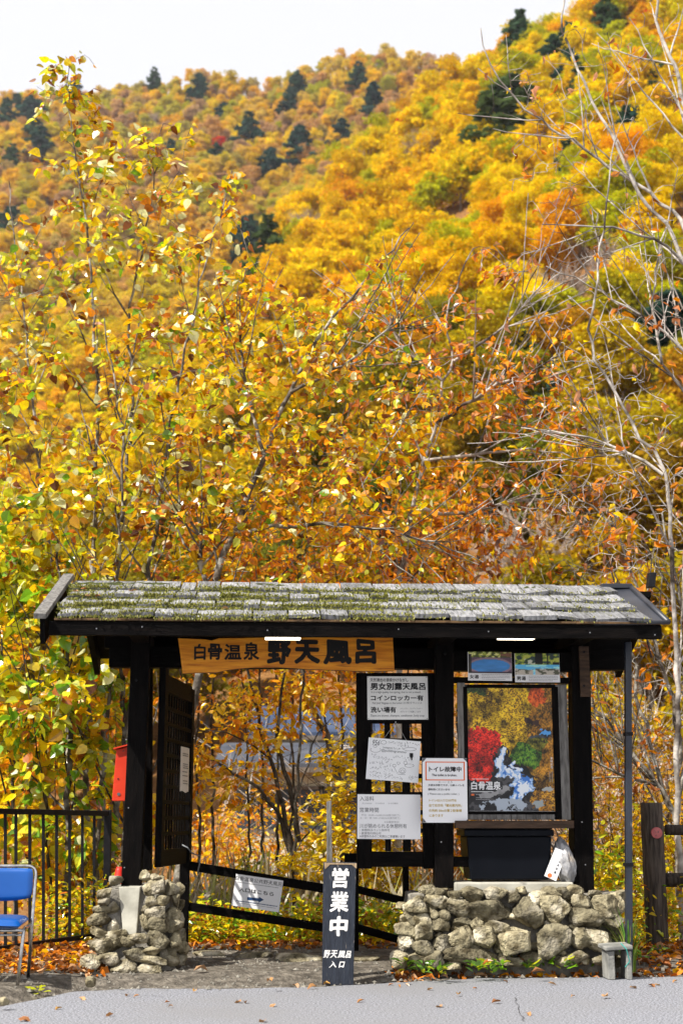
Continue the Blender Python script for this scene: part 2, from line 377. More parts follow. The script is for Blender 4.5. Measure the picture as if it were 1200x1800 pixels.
class Board:
    """flat thing given by three measured corners; x right, y up from its top-left corner, z towards the viewer"""
    def __init__(s, name, label, cat, tl, tr, bl, v, thick, material, group=None, bevel=0.0015, frame=None, parent=None, cut=0):
        a, b, c = GP(*tl, v), GP(*tr, v), GP(*bl, v)
        s.w, s.h = (b - a).length, (c - a).length
        X = (b - a).normalized(); Z = Vector((0, -1, 0)); Y = Z.cross(X)
        Mx = Matrix(((X.x, Y.x, Z.x, a.x), (X.y, Y.y, Z.y, a.y), (X.z, Y.z, Z.z, a.z), (0, 0, 0, 1)))
        s.tl, s.tr, s.bl = tl, tr, bl
        k = min(s.w, s.h) * cut
        pl = [(0, -s.h), (s.w, -s.h), (s.w, 0), (0, 0)]
        n = len(pl)
        me = bpy.data.meshes.new(name)
        me.from_pydata([(p[0], p[1], 0) for p in pl] + [(p[0], p[1], -thick) for p in pl], [],
                       [tuple(range(n)), tuple(range(2 * n - 1, n - 1, -1))] + [(i, i + n, (i + 1) % n + n, (i + 1) % n) for i in range(n)])
        me.materials.append(MATS[material]); me.update()
        s.o = link(bpy.data.objects.new(name, me)); s.o.matrix_world = GM @ Mx
        tag(s.o, label, cat, group)
    def xy(s, px, py):                     # pixel -> board coordinates
        ex = (s.tr[0] - s.tl[0], s.tr[1] - s.tl[1]); ey = (s.bl[0] - s.tl[0], s.bl[1] - s.tl[1])
        dx, dy = px - s.tl[0], py - s.tl[1]; det = ex[0] * ey[1] - ex[1] * ey[0]
        return ((dx * ey[1] - dy * ey[0]) / det * s.w, -(ex[0] * dy - ex[1] * dx) / det * s.h)
    def text(s, body, x0, y0, x1, y1, ink='ink', bold=0.0, name='lettering', wob=0.0, lift=0.0012, spacing=1.0, slant=0.0):
        me, V = text_mesh(body, bold, wob, spacing)
        lo, hi = V.min(0), V.max(0)
        sl_ = (s.tr[1] - s.tl[1]) / (s.tr[0] - s.tl[0]) * (x1 - x0) / 2
        A, B = s.xy(x0, y1 - sl_), s.xy(x1, y0 + sl_)
        V[:, 0] = (V[:, 0] - lo[0]) / (hi[0] - lo[0]) * (B[0] - A[0]) + A[0]
        V[:, 1] = (V[:, 1] - lo[1]) / (hi[1] - lo[1]) * (B[1] - A[1]) + A[1]
        V[:, 0] += (V[:, 1] - A[1]) * slant
        V[:, 2] = lift + V[:, 2] * 4e-5
        me.vertices.foreach_set('co', V.ravel()); me.materials.clear(); me.materials.append(MATS[ink]); me.update()
        return obj(name, me, s.o)
    def rect(s, x0, y0, x1, y1, ink, name='printed_bar', lift=0.0009):
        A, B = s.xy(x0, y1), s.xy(x1, y0)
        me = bpy.data.meshes.new(name); me.from_pydata([(A[0], A[1], lift), (B[0], A[1], lift), (B[0], B[1], lift), (A[0], B[1], lift)], [], [(0, 1, 2, 3)])
        me.materials.append(MATS[ink]); return obj(name, me, s.o)
    def poly(s, pts, ink, name='printed_mark', lift=0.001):
        q = [s.xy(*p) for p in pts]; me = bpy.data.meshes.new(name); me.from_pydata([(a, b, lift) for a, b in q], [], [tuple(range(len(q)))])
        me.materials.append(MATS[ink]); return obj(name, me, s.o)
    def stroke(s, paths, wpx, ink, name='handwriting', lift=0.001):
        V, Fc = [], []; wid = wpx / (s.tr[0] - s.tl[0]) * s.w / 2
        for p in paths:
            q = [Vector(s.xy(*a)) for a in p]; k = len(V)
            for i, a in enumerate(q):
                d = (q[min(i + 1, len(q) - 1)] - q[max(i - 1, 0)]); d = d.normalized() if d.length > 1e-9 else Vector((1, 0)); nn = Vector((-d.y, d.x)) * wid
                V += [(a.x + nn.x, a.y + nn.y, lift), (a.x - nn.x, a.y - nn.y, lift)]
            for i in range(len(q) - 1): j = k + 2 * i; Fc.append((j, j + 1, j + 3, j + 2))
        me = bpy.data.meshes.new(name); me.from_pydata(V, [], Fc); me.materials.append(MATS[ink]); return obj(name, me, s.o)
    def fine(s, x0, y0, x1, y1, ink='ink_light', seed=1):          # a line of print too small to read
        r_ = random.Random(seed); p, x = [], x0
        while x < x1 - .6:
            w = r_.uniform(.6, 2.2); q_ = lambda xx: (y0 + y1) / 2 + (s.tr[1] - s.tl[1]) / (s.tr[0] - s.tl[0]) * (xx - (x0 + x1) / 2); p.append([(x, q_(x)), (min(x + w, x1), q_(min(x + w, x1)))]); x += w + r_.uniform(.3, .7)
        return s.stroke(p, (y1 - y0) * .8, ink, 'fine_print')
    def picture(s, x0, y0, x1, y1, fn, nx, ny, name='printed_picture', lift=0.0006):
        A, B = s.xy(x0, y1), s.xy(x1, y0)
        gx, gy = np.meshgrid(np.linspace(0, 1, nx), np.linspace(0, 1, ny))           # gy 0 = top
        V = np.stack([A[0] + gx * (B[0] - A[0]), B[1] - gy * (B[1] - A[1]), np.full_like(gx, lift)], -1).reshape(-1, 3)
        i = np.arange(nx * ny).reshape(ny, nx)
        q = np.stack([i[1:, :-1], i[1:, 1:], i[:-1, 1:], i[:-1, :-1]], -1).reshape(-1, 4)
        me = np_mesh(name, V, [q], 'print', fn(gx, gy).reshape(-1, 3)); return obj(name, me, s.o)

# numpy value noise ------------------------------------------------------------
def vnoise(x, y, seed=0):
    def hsh(i, j): 
        s = np.sin(i * 127.1 + j * 311.7 + seed * 74.7) * 43758.5453; return s - np.floor(s)
    xi, yi = np.floor(x), np.floor(y); fx, fy = x - xi, y - yi; fx, fy = fx * fx * (3 - 2 * fx), fy * fy * (3 - 2 * fy)
    return (hsh(xi, yi) * (1 - fx) + hsh(xi + 1, yi) * fx) * (1 - fy) + (hsh(xi, yi + 1) * (1 - fx) + hsh(xi + 1, yi + 1) * fx) * fy
def fbm(x, y, seed=0, o=4):
    return sum(vnoise(x * 2 ** k, y * 2 ** k, seed + k) / 2 ** k for k in range(o)) / sum(1 / 2 ** k for k in range(o))

# ================================================================== ground, road, mountain
def ground_hit(px, py, z=0.0):
    d = ray(px, py); t = (z - EYE) / d[2]; return CAM + d * t
EDGE = np.array([ground_hit(*p)[:2] for p in [(-900, 1800), (-300, 1790), (0, 1768), (60, 1756), (130, 1741), (250, 1736), (400, 1736), (560, 1733), (700, 1725), (850, 1718), (1000, 1717), (1200, 1715), (1600, 1708), (2600, 1700)]])
def edge_y(x): return np.interp(x, EDGE[:, 0], EDGE[:, 1])

def sky_line(pts):
    az, el = [], []
    for p in pts:
        d = ray(*p); az.append(math.atan2(d[0], d[1])); el.append(math.atan2(d[2], math.hypot(d[0], d[1])))
    return np.array(az), np.array(el)
FAR_AZ, FAR_EL = sky_line([(-900, 330), (-300, 200), (0, 152), (100, 147), (200, 138), (350, 112), (470, 136), (540, 104), (640, 72), (760, 84), (900, 120), (1200, 160), (2000, 300)])
NEAR_AZ, NEAR_EL = sky_line([(-900, 1150), (0, 860), (180, 740), (300, 610), (440, 430), (540, 310), (700, 175), (800, 105), (850, 70), (900, 32), (1000, -25), (1200, -120), (2000, -300)])
def sstep(a, b, x): t = np.clip((x - a) / (b - a), 0, 1); return t * t * (3 - 2 * t)
def terrain(x, y):
    x = np.asarray(x, float); y = np.asarray(y, float)
    e = edge_y(np.clip(x, -30, 30))
    z = -0.03 + 0.085 * sstep(-0.05, 0.55, y - e)
    z = z + 0.012 * (vnoise(x * 5, y * 5, 3) - 0.5) * sstep(0.0, 0.3, y - e)
    z = z - 1.55 * sstep(12.3, 21, y) - 0.15 * sstep(12.2, 13.5, y)
    z = z + 0.12 * (fbm(x * .8, y * .8, 5) - 0.5) * sstep(12.5, 14, y)
    r = np.hypot(x, y); az = np.arctan2(x, np.maximum(y, 1e-3))
    far_r = np.interp(az, [-.3, 0, .3], [720, 600, 520]); near_r = np.interp(az, [-.3, 0, .3], [230, 270, 300])
    hf = far_r * np.tan(np.interp(az, FAR_AZ, FAR_EL)) - 8; hn = near_r * np.tan(np.interp(az, NEAR_AZ, NEAR_EL)) - 8
    tf = (r - 60) / (far_r - 60); tn = (r - 45) / (near_r - 45)
    zf = np.where(tf < 1, hf * np.clip(tf, 0, 1) ** 1.55, hf - (r - far_r) * .5)
    zn = np.where(tn < 1, hn * np.clip(tn, 0, 1) ** 1.15, hn - (r - near_r) * .55)
    gul = (fbm(x / 55, y / 55, 9, 3) - 0.5)
    m = np.maximum(zf, zn); m = m + gul * 26 * sstep(70, 200, r) * (1 - .8 * sstep(.88, 1.0, np.where(zf > zn, tf, tn)))
    return np.where((y > 44) & (m > -1.5), np.maximum(m - 1.6, -1.7) , z)

def axis(segs):
    a = []
    for lo, hi, st in segs: a += list(np.arange(lo, hi - 1e-6, st))
    return np.array(a + [segs[-1][1]])
XS = axis([(-1400, -500, 90), (-500, -200, 25), (-200, -40, 9), (-40, -8, 2), (-8, -3.6, .4), (-3.6, 3.6, .07), (3.6, 8, .4), (8, 40, 2), (40, 200, 9), (200, 500, 25), (500, 1400, 90)])
YS = axis([(-40, 6, 4), (6, 9, .3), (9, 13.2, .07), (13.2, 20, .4), (20, 50, 2), (50, 330, 6), (330, 900, 14), (900, 1500, 60)])
gx, gy = np.meshgrid(XS, YS); gz = terrain(gx, gy)
ii = np.arange(gx.size).reshape(gx.shape)
q = np.stack([ii[:-1, :-1], ii[:-1, 1:], ii[1:, 1:], ii[1:, :-1]], -1).reshape(-1, 4)

m, n, l = new_mat('soil')          # grey-brown gravelly soil by the road, leaf litter on the slopes
b = n.new('ShaderNodeBsdfPrincipled'); o_ = n.new('ShaderNodeOutputMaterial'); l.new(b.outputs[0], o_.inputs[0]); b.inputs['Roughness'].default_value = 0.95; b.inputs['Specular IOR Level'].default_value = 0.15
tc = n.new('ShaderNodeTexCoord')
def _noise(sc, det=6):
    z_ = n.new('ShaderNodeTexNoise'); z_.inputs['Scale'].default_value = sc; z_.inputs['Detail'].default_value = det; l.new(tc.outputs['Object'], z_.inputs['Vector']); return z_.outputs[0]
def _ramp(fac, st):
    r_ = n.new('ShaderNodeValToRGB'); e = r_.color_ramp.elements
    while len(e) < len(st): e.new(0.5)
    for k, (p, c) in enumerate(st): e[k].position = p; e[k].color = rgba(c)
    l.new(fac, r_.inputs[0]); return r_.outputs[0]
near_c = _ramp(_noise(14, 10), [(.3, (.060, .052, .042)), (.5, (.12, .105, .085)), (.68, (.21, .185, .15))])
far_c = _ramp(_noise(7, 8), [(.3, (.075, .035, .015)), (.5, (.22, .10, .032)), (.7, (.34, .20, .07))])
sx = n.new('ShaderNodeSeparateXYZ'); l.new(tc.outputs['Object'], sx.inputs[0])
mr = n.new('ShaderNodeMapRange'); mr.inputs[1].default_value = 12.2; mr.inputs[2].default_value = 13.2; l.new(sx.outputs[1], mr.inputs[0])
mx = n.new('ShaderNodeMix'); mx.data_type = 'RGBA'; l.new(mr.outputs[0], mx.inputs[0]); l.new(near_c, mx.inputs[6]); l.new(far_c, mx.inputs[7]); l.new(mx.outputs[2], b.inputs['Base Color'])
bp = n.new('ShaderNodeBump'); bp.inputs['Strength'].default_value = .9; bp.inputs['Distance'].default_value = .03; l.new(_noise(40, 10), bp.inputs['Height']); l.new(bp.outputs[0], b.inputs['Normal'])

obj('ground', np_mesh('ground', np.stack([gx, gy, gz], -1).reshape(-1, 3), [q], 'soil', smooth=True), kind='structure')

# the road: a sheet with an uneven broken edge
rb = MB(); xs = np.concatenate([np.arange(-60, -4, 2), np.arange(-4, 4, .03), np.arange(4, 61, 2)])
ey = edge_y(xs) + 0.05 * (fbm(xs * 2.2, xs * 0 + 3, 4) - .5) + 0.03 * (vnoise(xs * 14, xs * 0, 8) - .5)
N = len(xs); V = np.concatenate([np.stack([xs, xs * 0 - 40, xs * 0], 1), np.stack([xs, ey - .25, xs * 0], 1), np.stack([xs, ey - .02, xs * 0 - .004], 1), np.stack([xs, ey + .015, xs * 0 - .05], 1)])
k = np.arange(N - 1); q = np.concatenate([np.stack([k + a * N, k + 1 + a * N, k + 1 + (a + 1) * N, k + (a + 1) * N], 1) for a in range(3)])
road_o = obj('road', np_mesh('road', V, [q], 'asphalt'), kind='structure')

rc = random.Random(12)
for (x, y, n_, dx_, dy_) in [(905, 1755, 14, 1.2, 3.2), (770, 1722, 16, 4.5, .35), (960, 1722, 14, 5.0, .3), (200, 1746, 16, 6.0, .5)]:          # fine cracks in the asphalt
    p0 = [(x + dx_ * k + rc.uniform(-3, 3), y + dy_ * k + rc.uniform(-.5, .5)) for k in range(n_)]; w_ = [ground_hit(a_, min(b_, 1840)) for a_, b_ in p0]; mb = MB()
    for k in range(n_): t_ = rc.uniform(.0008, .0032); mb.v += [(w_[k][0] - t_, w_[k][1], .0045), (w_[k][0] + t_, w_[k][1] + t_, .0045)]
    for k in range(n_ - 1): mb.f.append((2 * k, 2 * k + 1, 2 * k + 3, 2 * k + 2)); mb.mi.append(0)
    mb.build('crack', 'crack_dark', road_o)

# ================================================================== leaves and tubes in numpy
LEAF = {
 'heart': (np.array([(0, 0, 0), (-.36, .16, .07), (-.42, .45, .06), (-.22, .80, -.02), (0, 1.06, -.14), (.22, .80, -.02), (.42, .45, .06), (.36, .16, .07), (0, .5, -.05)]),
           [np.array([(0, 8, 2, 1), (8, 4, 3, 2), (0, 7, 6, 8), (8, 6, 5, 4)])]),
 'oval': (np.array([(0, 0, 0), (-.22, .30, .05), (-.20, .68, .0), (0, 1, -.16), (.20, .68, .0), (.22, .30, .05), (0, .5, -.04)]),
          [np.array([(0, 6, 2, 1), (0, 5, 4, 6)]), np.array([(6, 3, 2), (6, 4, 3)])]),
 'curl': (np.array([(0, 0, 0), (-.20, .30, .14), (-.16, .66, .08), (0, .92, -.30), (.16, .66, .12), (.22, .30, .10), (0, .5, -.06)]),
          [np.array([(0, 6, 2, 1), (0, 5, 4, 6)]), np.array([(6, 3, 2), (6, 4, 3)])]),
 'blade': (np.array([(-.03, 0, 0), (.03, 0, 0), (.022, .6, .04), (-.022, .6, .04), (0, 1, -.12)]), [np.array([(0, 1, 2, 3)]), np.array([(3, 2, 4)])]),
 'quad': (np.array([(-.5, 0, 0), (.5, .1, .0), (.42, .95, .1), (-.45, .85, .08)]), [np.array([(0, 1, 2, 3)])]),
}
def nrm(a): return a / np.maximum(np.linalg.norm(a, axis=-1, keepdims=True), 1e-9)
def frames(ax, nr):
    y = nrm(ax); x = nrm(np.cross(y, nr)); z = np.cross(x, y); return np.stack([x, y, z], -1)      # columns
def leaf_arrays(tpl, pos, M3, size, col):
    T, F = LEAF[tpl]; k = len(T); Nn = len(pos)
    hv = np.abs(np.sin(np.arange(Nn) * 12.9898 + pos[:, 0] * 7.7) * 43758.5) % 1; hw = np.abs(np.sin(np.arange(Nn) * 78.233 + pos[:, 2] * 3.1) * 24634.6) % 1
    Tn = T[None] * np.stack([.72 + .42 * hw, np.ones(Nn), (-.4 + 3.0 * hv) if tpl != 'quad' else np.ones(Nn)], 1)[:, None, :]
    V = np.einsum('nij,nkj->nki', M3, Tn) * size[:, None, None] + pos[:, None, :]
    off = (np.arange(Nn) * k)[:, None, None]
    return V.reshape(-1, 3), [(f[None] + off).reshape(-1, f.shape[1]) for f in F], np.repeat(col, k, 0)
def join_arrays(parts):           # [(V, [polys], C, mi)]
    Vs, P, Cs, mis, k = [], {}, [], {}, 0
    for V, polys, C, mi in parts:
        Vs.append(V); Cs.append(C)
        for p in polys: P.setdefault((p.shape[1], mi), []).append(p + k)
        k += len(V)
    out, mo = [], []
    for (w, mi), ps in P.items(): a = np.concatenate(ps); out.append(a); mo += [mi] * len(a)
    return np.concatenate(Vs), out, np.concatenate(Cs), mo
def np_tubes(paths, n=4):         # [(points Kx3, radii K)]
    Vs, Qs, k = [], [], 0; ang = np.arange(n) * 2 * math.pi / n; ca, sa = np.cos(ang), np.sin(ang)
    for p, r in paths:
        K = len(p); d = np.empty_like(p); d[1:-1] = p[2:] - p[:-2]; d[0] = p[1] - p[0]; d[-1] = p[-1] - p[-2]; d = nrm(d)
        ref = np.array([.31, .87, .38]) if abs(d[:, 2]).mean() > .6 else np.array([.1, .2, .97])
        x = nrm(np.cross(d, ref)); y = np.cross(d, x)
        V = p[:, None, :] + (x[:, None, :] * ca[None, :, None] + y[:, None, :] * sa[None, :, None]) * np.asarray(r)[:, None, None]
        i = np.arange(K * n).reshape(K, n) + k; j = np.roll(i, -1, 1)
        Vs.append(V.reshape(-1, 3)); Qs.append(np.stack([i[:-1], j[:-1], j[1:], i[1:]], -1).reshape(-1, 4)); k += K * n
    return np.concatenate(Vs), np.concatenate(Qs)
def palette(pal, N, rng, jit=.18):
    c = np.array([p[0] for p in pal]); w = np.array([p[1] for p in pal], float); i = rng.choice(len(pal), N, p=w / w.sum())
    return c[i] * (1 + jit * rng.standard_normal((N, 1))).clip(.5, 1.5)

# ================================================================== the forest on the mountain
def broadleaf(seed, nq, qs, h=9.0, rad=4.0, clumps=16):
    rng = np.random.default_rng(seed); parts = []
    cs = []
    for k in range(clumps):
        a = rng.uniform(0, 2 * math.pi); t = rng.uniform(0, 1) ** .7; zz = rng.uniform(.30, .92)
        rr = rad * math.sqrt(max(.05, 1 - ((zz - .45) / .58) ** 2)) * t * .85
        cs.append((rr * math.cos(a), rr * math.sin(a), zz * h, rad * rng.uniform(.16, .40)))
    cs = np.array(cs); w = cs[:, 3] ** 2; i = rng.choice(clumps, nq, p=w / w.sum())
    d = nrm(rng.standard_normal((nq, 3)) + np.array([0, 0, .35])); rr = cs[i, 3:4] * rng.uniform(.55, 1.1, (nq, 1))
    pos = cs[i, :3] + d * rr * np.array([1.15, 1.15, .72])
    ax = nrm(rng.standard_normal((nq, 3)) * [1, 1, .35] + d * .5); nr = nrm(d * .6 + np.array([0, 0, .8]) + rng.standard_normal((nq, 3)) * .5)
    cj = (rng.uniform(.82, 1.15, clumps)[i] * rng.uniform(.8, 1.15, nq))[:, None] * np.array([[1, 1, 1]]) * (1 + rng.normal(0, .05, (nq, 3)))
    V, P, C = leaf_arrays('quad', pos, frames(ax, nr), rng.uniform(.6, 1.3, nq) * qs, cj)
    parts.append((V, P, C, 0))
    paths = [(np.array([(0, 0, -1.5), (rng.normal(0, .1), rng.normal(0, .1), h * .3), (rng.normal(0, .3), rng.normal(0, .3), h * .8)]), [.16, .13, .04])]
    for c in cs[:10]: paths.append((np.array([(0, 0, h * .32), (c[0] * .5, c[1] * .5, h * .2 + c[2] * .5), tuple(c[:3])]), [.07, .05, .02]))
    V, Q = np_tubes(paths, 4); parts.append((V, [Q], np.ones((len(V), 3)), 1))
    V, P, C, mi = join_arrays(parts); return np_mesh('broadleaf_tree', V, P, ['forest_mix', 'far_bark'], C, mi)
def conifer(seed, nq=2600, h=11.5, rad=3.4):
    rng = np.random.default_rng(seed); nb = 46; parts = []
    bt = np.sort(rng.uniform(.04, 1, nb)) ** .9; ba = np.cumsum(rng.uniform(1.7, 3.1, nb)); bl = rad * bt ** .62 * rng.uniform(.55, 1.12, nb)
    i = rng.choice(nb, nq, p=(bl + .4) / (bl + .4).sum()); f = rng.uniform(.1, 1.05, nq); a = ba[i] + rng.normal(0, .16, nq) / (.35 + f); rr = bl[i] * f
    pos = np.stack([np.cos(a) * rr, np.sin(a) * rr, h * (1 - bt[i] * .85) - rr * .22 + .10 * rr ** 2 / rad + rng.normal(0, .16, nq)], 1)
    ax = np.stack([np.cos(a), np.sin(a), -.15 + rng.normal(0, .3, nq)], 1) + rng.normal(0, .6, (nq, 3)); nr = np.array([0, 0, 1.]) + rng.normal(0, .5, (nq, 3))
    cj = (rng.uniform(.7, 1.35, nb)[i] * rng.uniform(.7, 1.25, nq))[:, None] * np.ones((1, 3))
    V, P, C = leaf_arrays('quad', pos, frames(ax, nr), rng.uniform(.28, .62, nq), cj)
    Vt, Q = np_tubes([(np.array([(0, 0, -1.5), (0, 0, h * .5), (0, 0, h)]), [.2, .12, .02])], 5)
    V, P, C, mi = join_arrays([(V, P, C, 0), (Vt, [Q], np.ones((len(Vt), 3)), 1)]); return np_mesh('conifer_tree', V, P, ['crown_conifer', 'far_bark'], C, mi)
def bare_far(seed, h=8.0, fan=3.2):
    rng = np.random.default_rng(seed); paths = [(np.array([(0, 0, -1.), (0, 0, h * .35)]), [.14, .10])]
    for k in range(150):
        a = rng.uniform(0, 6.283); rr = fan * rng.uniform(.1, 1) ** .6; z0 = h * rng.uniform(.15, .5); z1 = h * rng.uniform(.55, 1.0); 
        p1 = np.array([math.cos(a) * rr, math.sin(a) * rr, z1 - .25 * rr]); p0 = np.array([p1[0] * .12, p1[1] * .12, z0]); mid = (p0 + p1) / 2 + rng.normal(0, .25, 3)
        paths.append((np.stack([p0, mid, p1]), [.06, .04, .012]))
        for j in range(3): paths.append((np.stack([mid + (p1 - mid) * j / 3, mid + (p1 - mid) * j / 3 + rng.normal(0, .5, 3) + [0, 0, .4]]), [.028, .010]))
    V, Q = np_tubes(paths, 3); return np_mesh('bare_tree', V, [Q], 'bare_twigs')

B_FAR = [broadleaf(100 + k, 1900, .46, h=9.5 + (k % 3), rad=3.8 + .3 * (k % 4), clumps=19 + 2 * k) for k in range(5)]
B_MID = [broadleaf(200 + k, 7000, .23, h=9 + k, rad=3.8, clumps=24) for k in range(4)]
CON = [conifer(300 + k, h=10.5 + 1.1 * k, rad=3.6 - .2 * k) for k in range(5)]
BAREF = [bare_far(400 + k) for k in range(2)]

def cast(px, py):
    d = ray(px, py); ts = np.concatenate([np.arange(50, 320, 1.5), np.arange(320, 1000, 4)])
    pts = CAM + d * ts[:, None]; z = terrain(pts[:, 0], pts[:, 1]); hit = np.nonzero(pts[:, 2] < z)[0]
    if not len(hit): return None
    p = pts[hit[0]].copy(); p[2] = terrain(p[0], p[1]); return p

rng = np.random.default_rng(5)
pts = []
for (y0, y1, st) in [(48, 110, 4.4), (110, 330, 4.5), (330, 800, 5.5)]:
    yy = np.arange(y0, y1, st); 
    for y in yy:
        hw = y * .58 + 25; xx = np.arange(-hw, hw, st)
        pts.append(np.stack([xx + rng.uniform(-.45, .45, len(xx)) * st, np.full(len(xx), y) + rng.uniform(-.45, .45, len(xx)) * st], 1))
pts = np.concatenate(pts); tz = terrain(pts[:, 0], pts[:, 1]); P3 = np.column_stack([pts, tz])
e = 3.0; slope_front = (terrain(pts[:, 0], pts[:, 1] + e) - tz) > -2.2          # leave out the hidden far sides
P3 = P3[slope_front]
house_clear = ~((np.abs(P3[:, 0] + 1) < 8) & (P3[:, 1] < 62)); P3 = P3[house_clear]
CONIFER_PX = [(30, 205), (55, 225), (8, 240), (75, 150), (160, 142), (188, 160), (240, 150), (305, 122), (270, 172), (350, 195), (392, 218), (522, 182), (508, 206), (436, 275), (526, 300), (474, 318), (545, 112), (435, 475), (470, 520), (20, 300), (70, 290), (300, 290), (20, 420), (380, 300),
              (768, 95), (742, 120), (630, 165), (655, 215), (862, 92), (945, 75), (1000, 160), (990, 200), (1012, 195), (1065, 90), (1082, 105), (1182, 55), (1120, 280), (1160, 185), (1105, 275), (1100, 390), (1108, 445), (895, 272), (1000, 360), (930, 45), (915, 120), (600, 265), (1150, 490), (990, 50), (1000, 120), (975, 150), (1020, 220), (130, 200), (60, 260), (880, 640), (960, 700), (1040, 720), (905, 800), (1110, 650), (1000, 860), (1130, 820), (850, 560), (1180, 700), (780, 880)]
CONP = [(c_, cast(*c_)) for c_ in CONIFER_PX]; CONP = [(a_, p_) for a_, p_ in CONP if p_ is not None and p_[1] > (120 if a_[1] < 530 else 50)]
REDP = [(c_, cast(*c_)) for c_ in [(722, 262), (385, 268), (1056, 52), (1142, 78)]]
for a_, p_ in CONP + REDP:          # no broadleaf tree stands in a conifer or right in front of it
    if p_ is None: continue
    dx, dy = P3[:, 0] - p_[0], P3[:, 1] - p_[1]; P3 = P3[~((np.abs(dx) < (3.2 if p_[1] > 150 else 1.6)) & (dy < 3) & (dy > (-6 if p_[1] > 150 else -3.0)))]
low = (P3[:, 1] < 125) & (P3[:, 0] > .03 * P3[:, 1]); thin = rng.uniform(0, 1, len(P3)) < .25; LOWBARE = P3[low & thin]; P3 = P3[~(low & thin)]
scl = rng.uniform(.52, 1.06, len(P3)); rot = rng.uniform(0, 6.283, len(P3)); cls_r = rng.uniform(0, 1, len(P3))
pp = to_px(P3 + np.array([0, 0, 5.0]))
inside = (pp[:, 0] > 20) & (pp[:, 0] < 1180) & (pp[:, 1] > -20) & (pp[:, 1] < 560)
near_spur = np.hypot(P3[:, 0], P3[:, 1]) < 330
score = np.where(inside, scl / pp[:, 2], 0); pick = np.argsort(-score)[:300]; pickset = np.zeros(len(P3), bool); pickset[pick] = True
GRP = 'broadleaf trees on the mountainside'
LAB = {'golden': 'golden broadleaf tree in the dense autumn forest of the mountainside', 'yellow': 'bright yellow broadleaf tree in the dense autumn forest of the mountainside',
       'olive': 'olive-green broadleaf tree among yellow trees of the mountainside', 'orange': 'orange broadleaf tree among yellow trees of the mountainside', 'russet': 'russet broadleaf tree among yellow trees of the mountainside'}
for i in pick:
    r_ = cls_r[i]; far = not near_spur[i]
    c = ('golden' if r_ < .36 else 'yellow' if r_ < .64 else 'olive' if r_ < .90 else 'orange') if not far else ('golden' if r_ < .3 else 'orange' if r_ < .52 else 'yellow' if r_ < .72 else 'russet' if r_ < .9 else 'olive')
    me = (B_MID if pp[i, 2] < 190 else B_FAR)[int(r_ * 997) % 4]
    o = link(bpy.data.objects.new('broadleaf_tree', me)); o.location = P3[i]; o.rotation_euler = (0, 0, rot[i]); o.scale = (scl[i],) * 3
    o.material_slots[0].link = 'OBJECT'; o.material_slots[0].material = MATS['crown_' + c]
    tag(o, LAB[c], 'tree', c + ' ' + GRP)

def scatter(name, P, scales, rots, meshes, label, cat):
    me = bpy.data.meshes.new(name); me.vertices.add(len(P)); me.vertices.foreach_set('co', np.asarray(P, np.float32).ravel())
    a = me.attributes.new('tree_scale', 'FLOAT', 'POINT'); a.data.foreach_set('value', np.asarray(scales, np.float32))
    a = me.attributes.new('tree_turn', 'FLOAT', 'POINT'); a.data.foreach_set('value', np.asarray(rots, np.float32))
    src = bpy.data.collections.new(name + '_source')
    for k, mm in enumerate(meshes): src.objects.link(bpy.data.objects.new('%s_source' % name, mm))
    ng = bpy.data.node_groups.new(name, 'GeometryNodeTree'); ng.interface.new_socket('Geometry', in_out='INPUT', socket_type='NodeSocketGeometry'); ng.interface.new_socket('Geometry', in_out='OUTPUT', socket_type='NodeSocketGeometry')
    N_, L_ = ng.nodes, ng.links; gi, go = N_.new('NodeGroupInput'), N_.new('NodeGroupOutput')
    ci = N_.new('GeometryNodeCollectionInfo'); ci.inputs['Collection'].default_value = src; ci.inputs['Separate Children'].default_value = True; ci.inputs['Reset Children'].default_value = True
    ip = N_.new('GeometryNodeInstanceOnPoints'); ip.inputs['Pick Instance'].default_value = True
    sa = N_.new('GeometryNodeInputNamedAttribute'); sa.data_type = 'FLOAT'; sa.inputs['Name'].default_value = 'tree_scale'
    ra = N_.new('GeometryNodeInputNamedAttribute'); ra.data_type = 'FLOAT'; ra.inputs['Name'].default_value = 'tree_turn'
    cx = N_.new('ShaderNodeCombineXYZ'); L_.new(ra.outputs[0], cx.inputs[2])
    er = N_.new('FunctionNodeEulerToRotation'); L_.new(cx.outputs[0], er.inputs[0])
    L_.new(gi.outputs[0], ip.inputs['Points']); L_.new(ci.outputs[0], ip.inputs['Instance']); L_.new(er.outputs[0], ip.inputs['Rotation']); L_.new(sa.outputs[0], ip.inputs['Scale']); L_.new(ip.outputs[0], go.inputs[0])
    o = obj(name, me, label=label, cat=cat, kind='stuff'); md = o.modifiers.new('scatter', 'NODES'); md.node_group = ng
    return o
rest = ~pickset; nearr = pp[:, 2] < 190
scatter('forest', P3[rest & ~nearr], scl[rest & ~nearr], rot[rest & ~nearr], B_FAR, 'dense yellow and orange autumn forest covering the mountain', 'forest')
scatter('lower_forest', P3[rest & nearr], scl[rest & nearr], rot[rest & nearr], B_MID, 'yellow autumn wood at the foot of the mountain', 'forest')

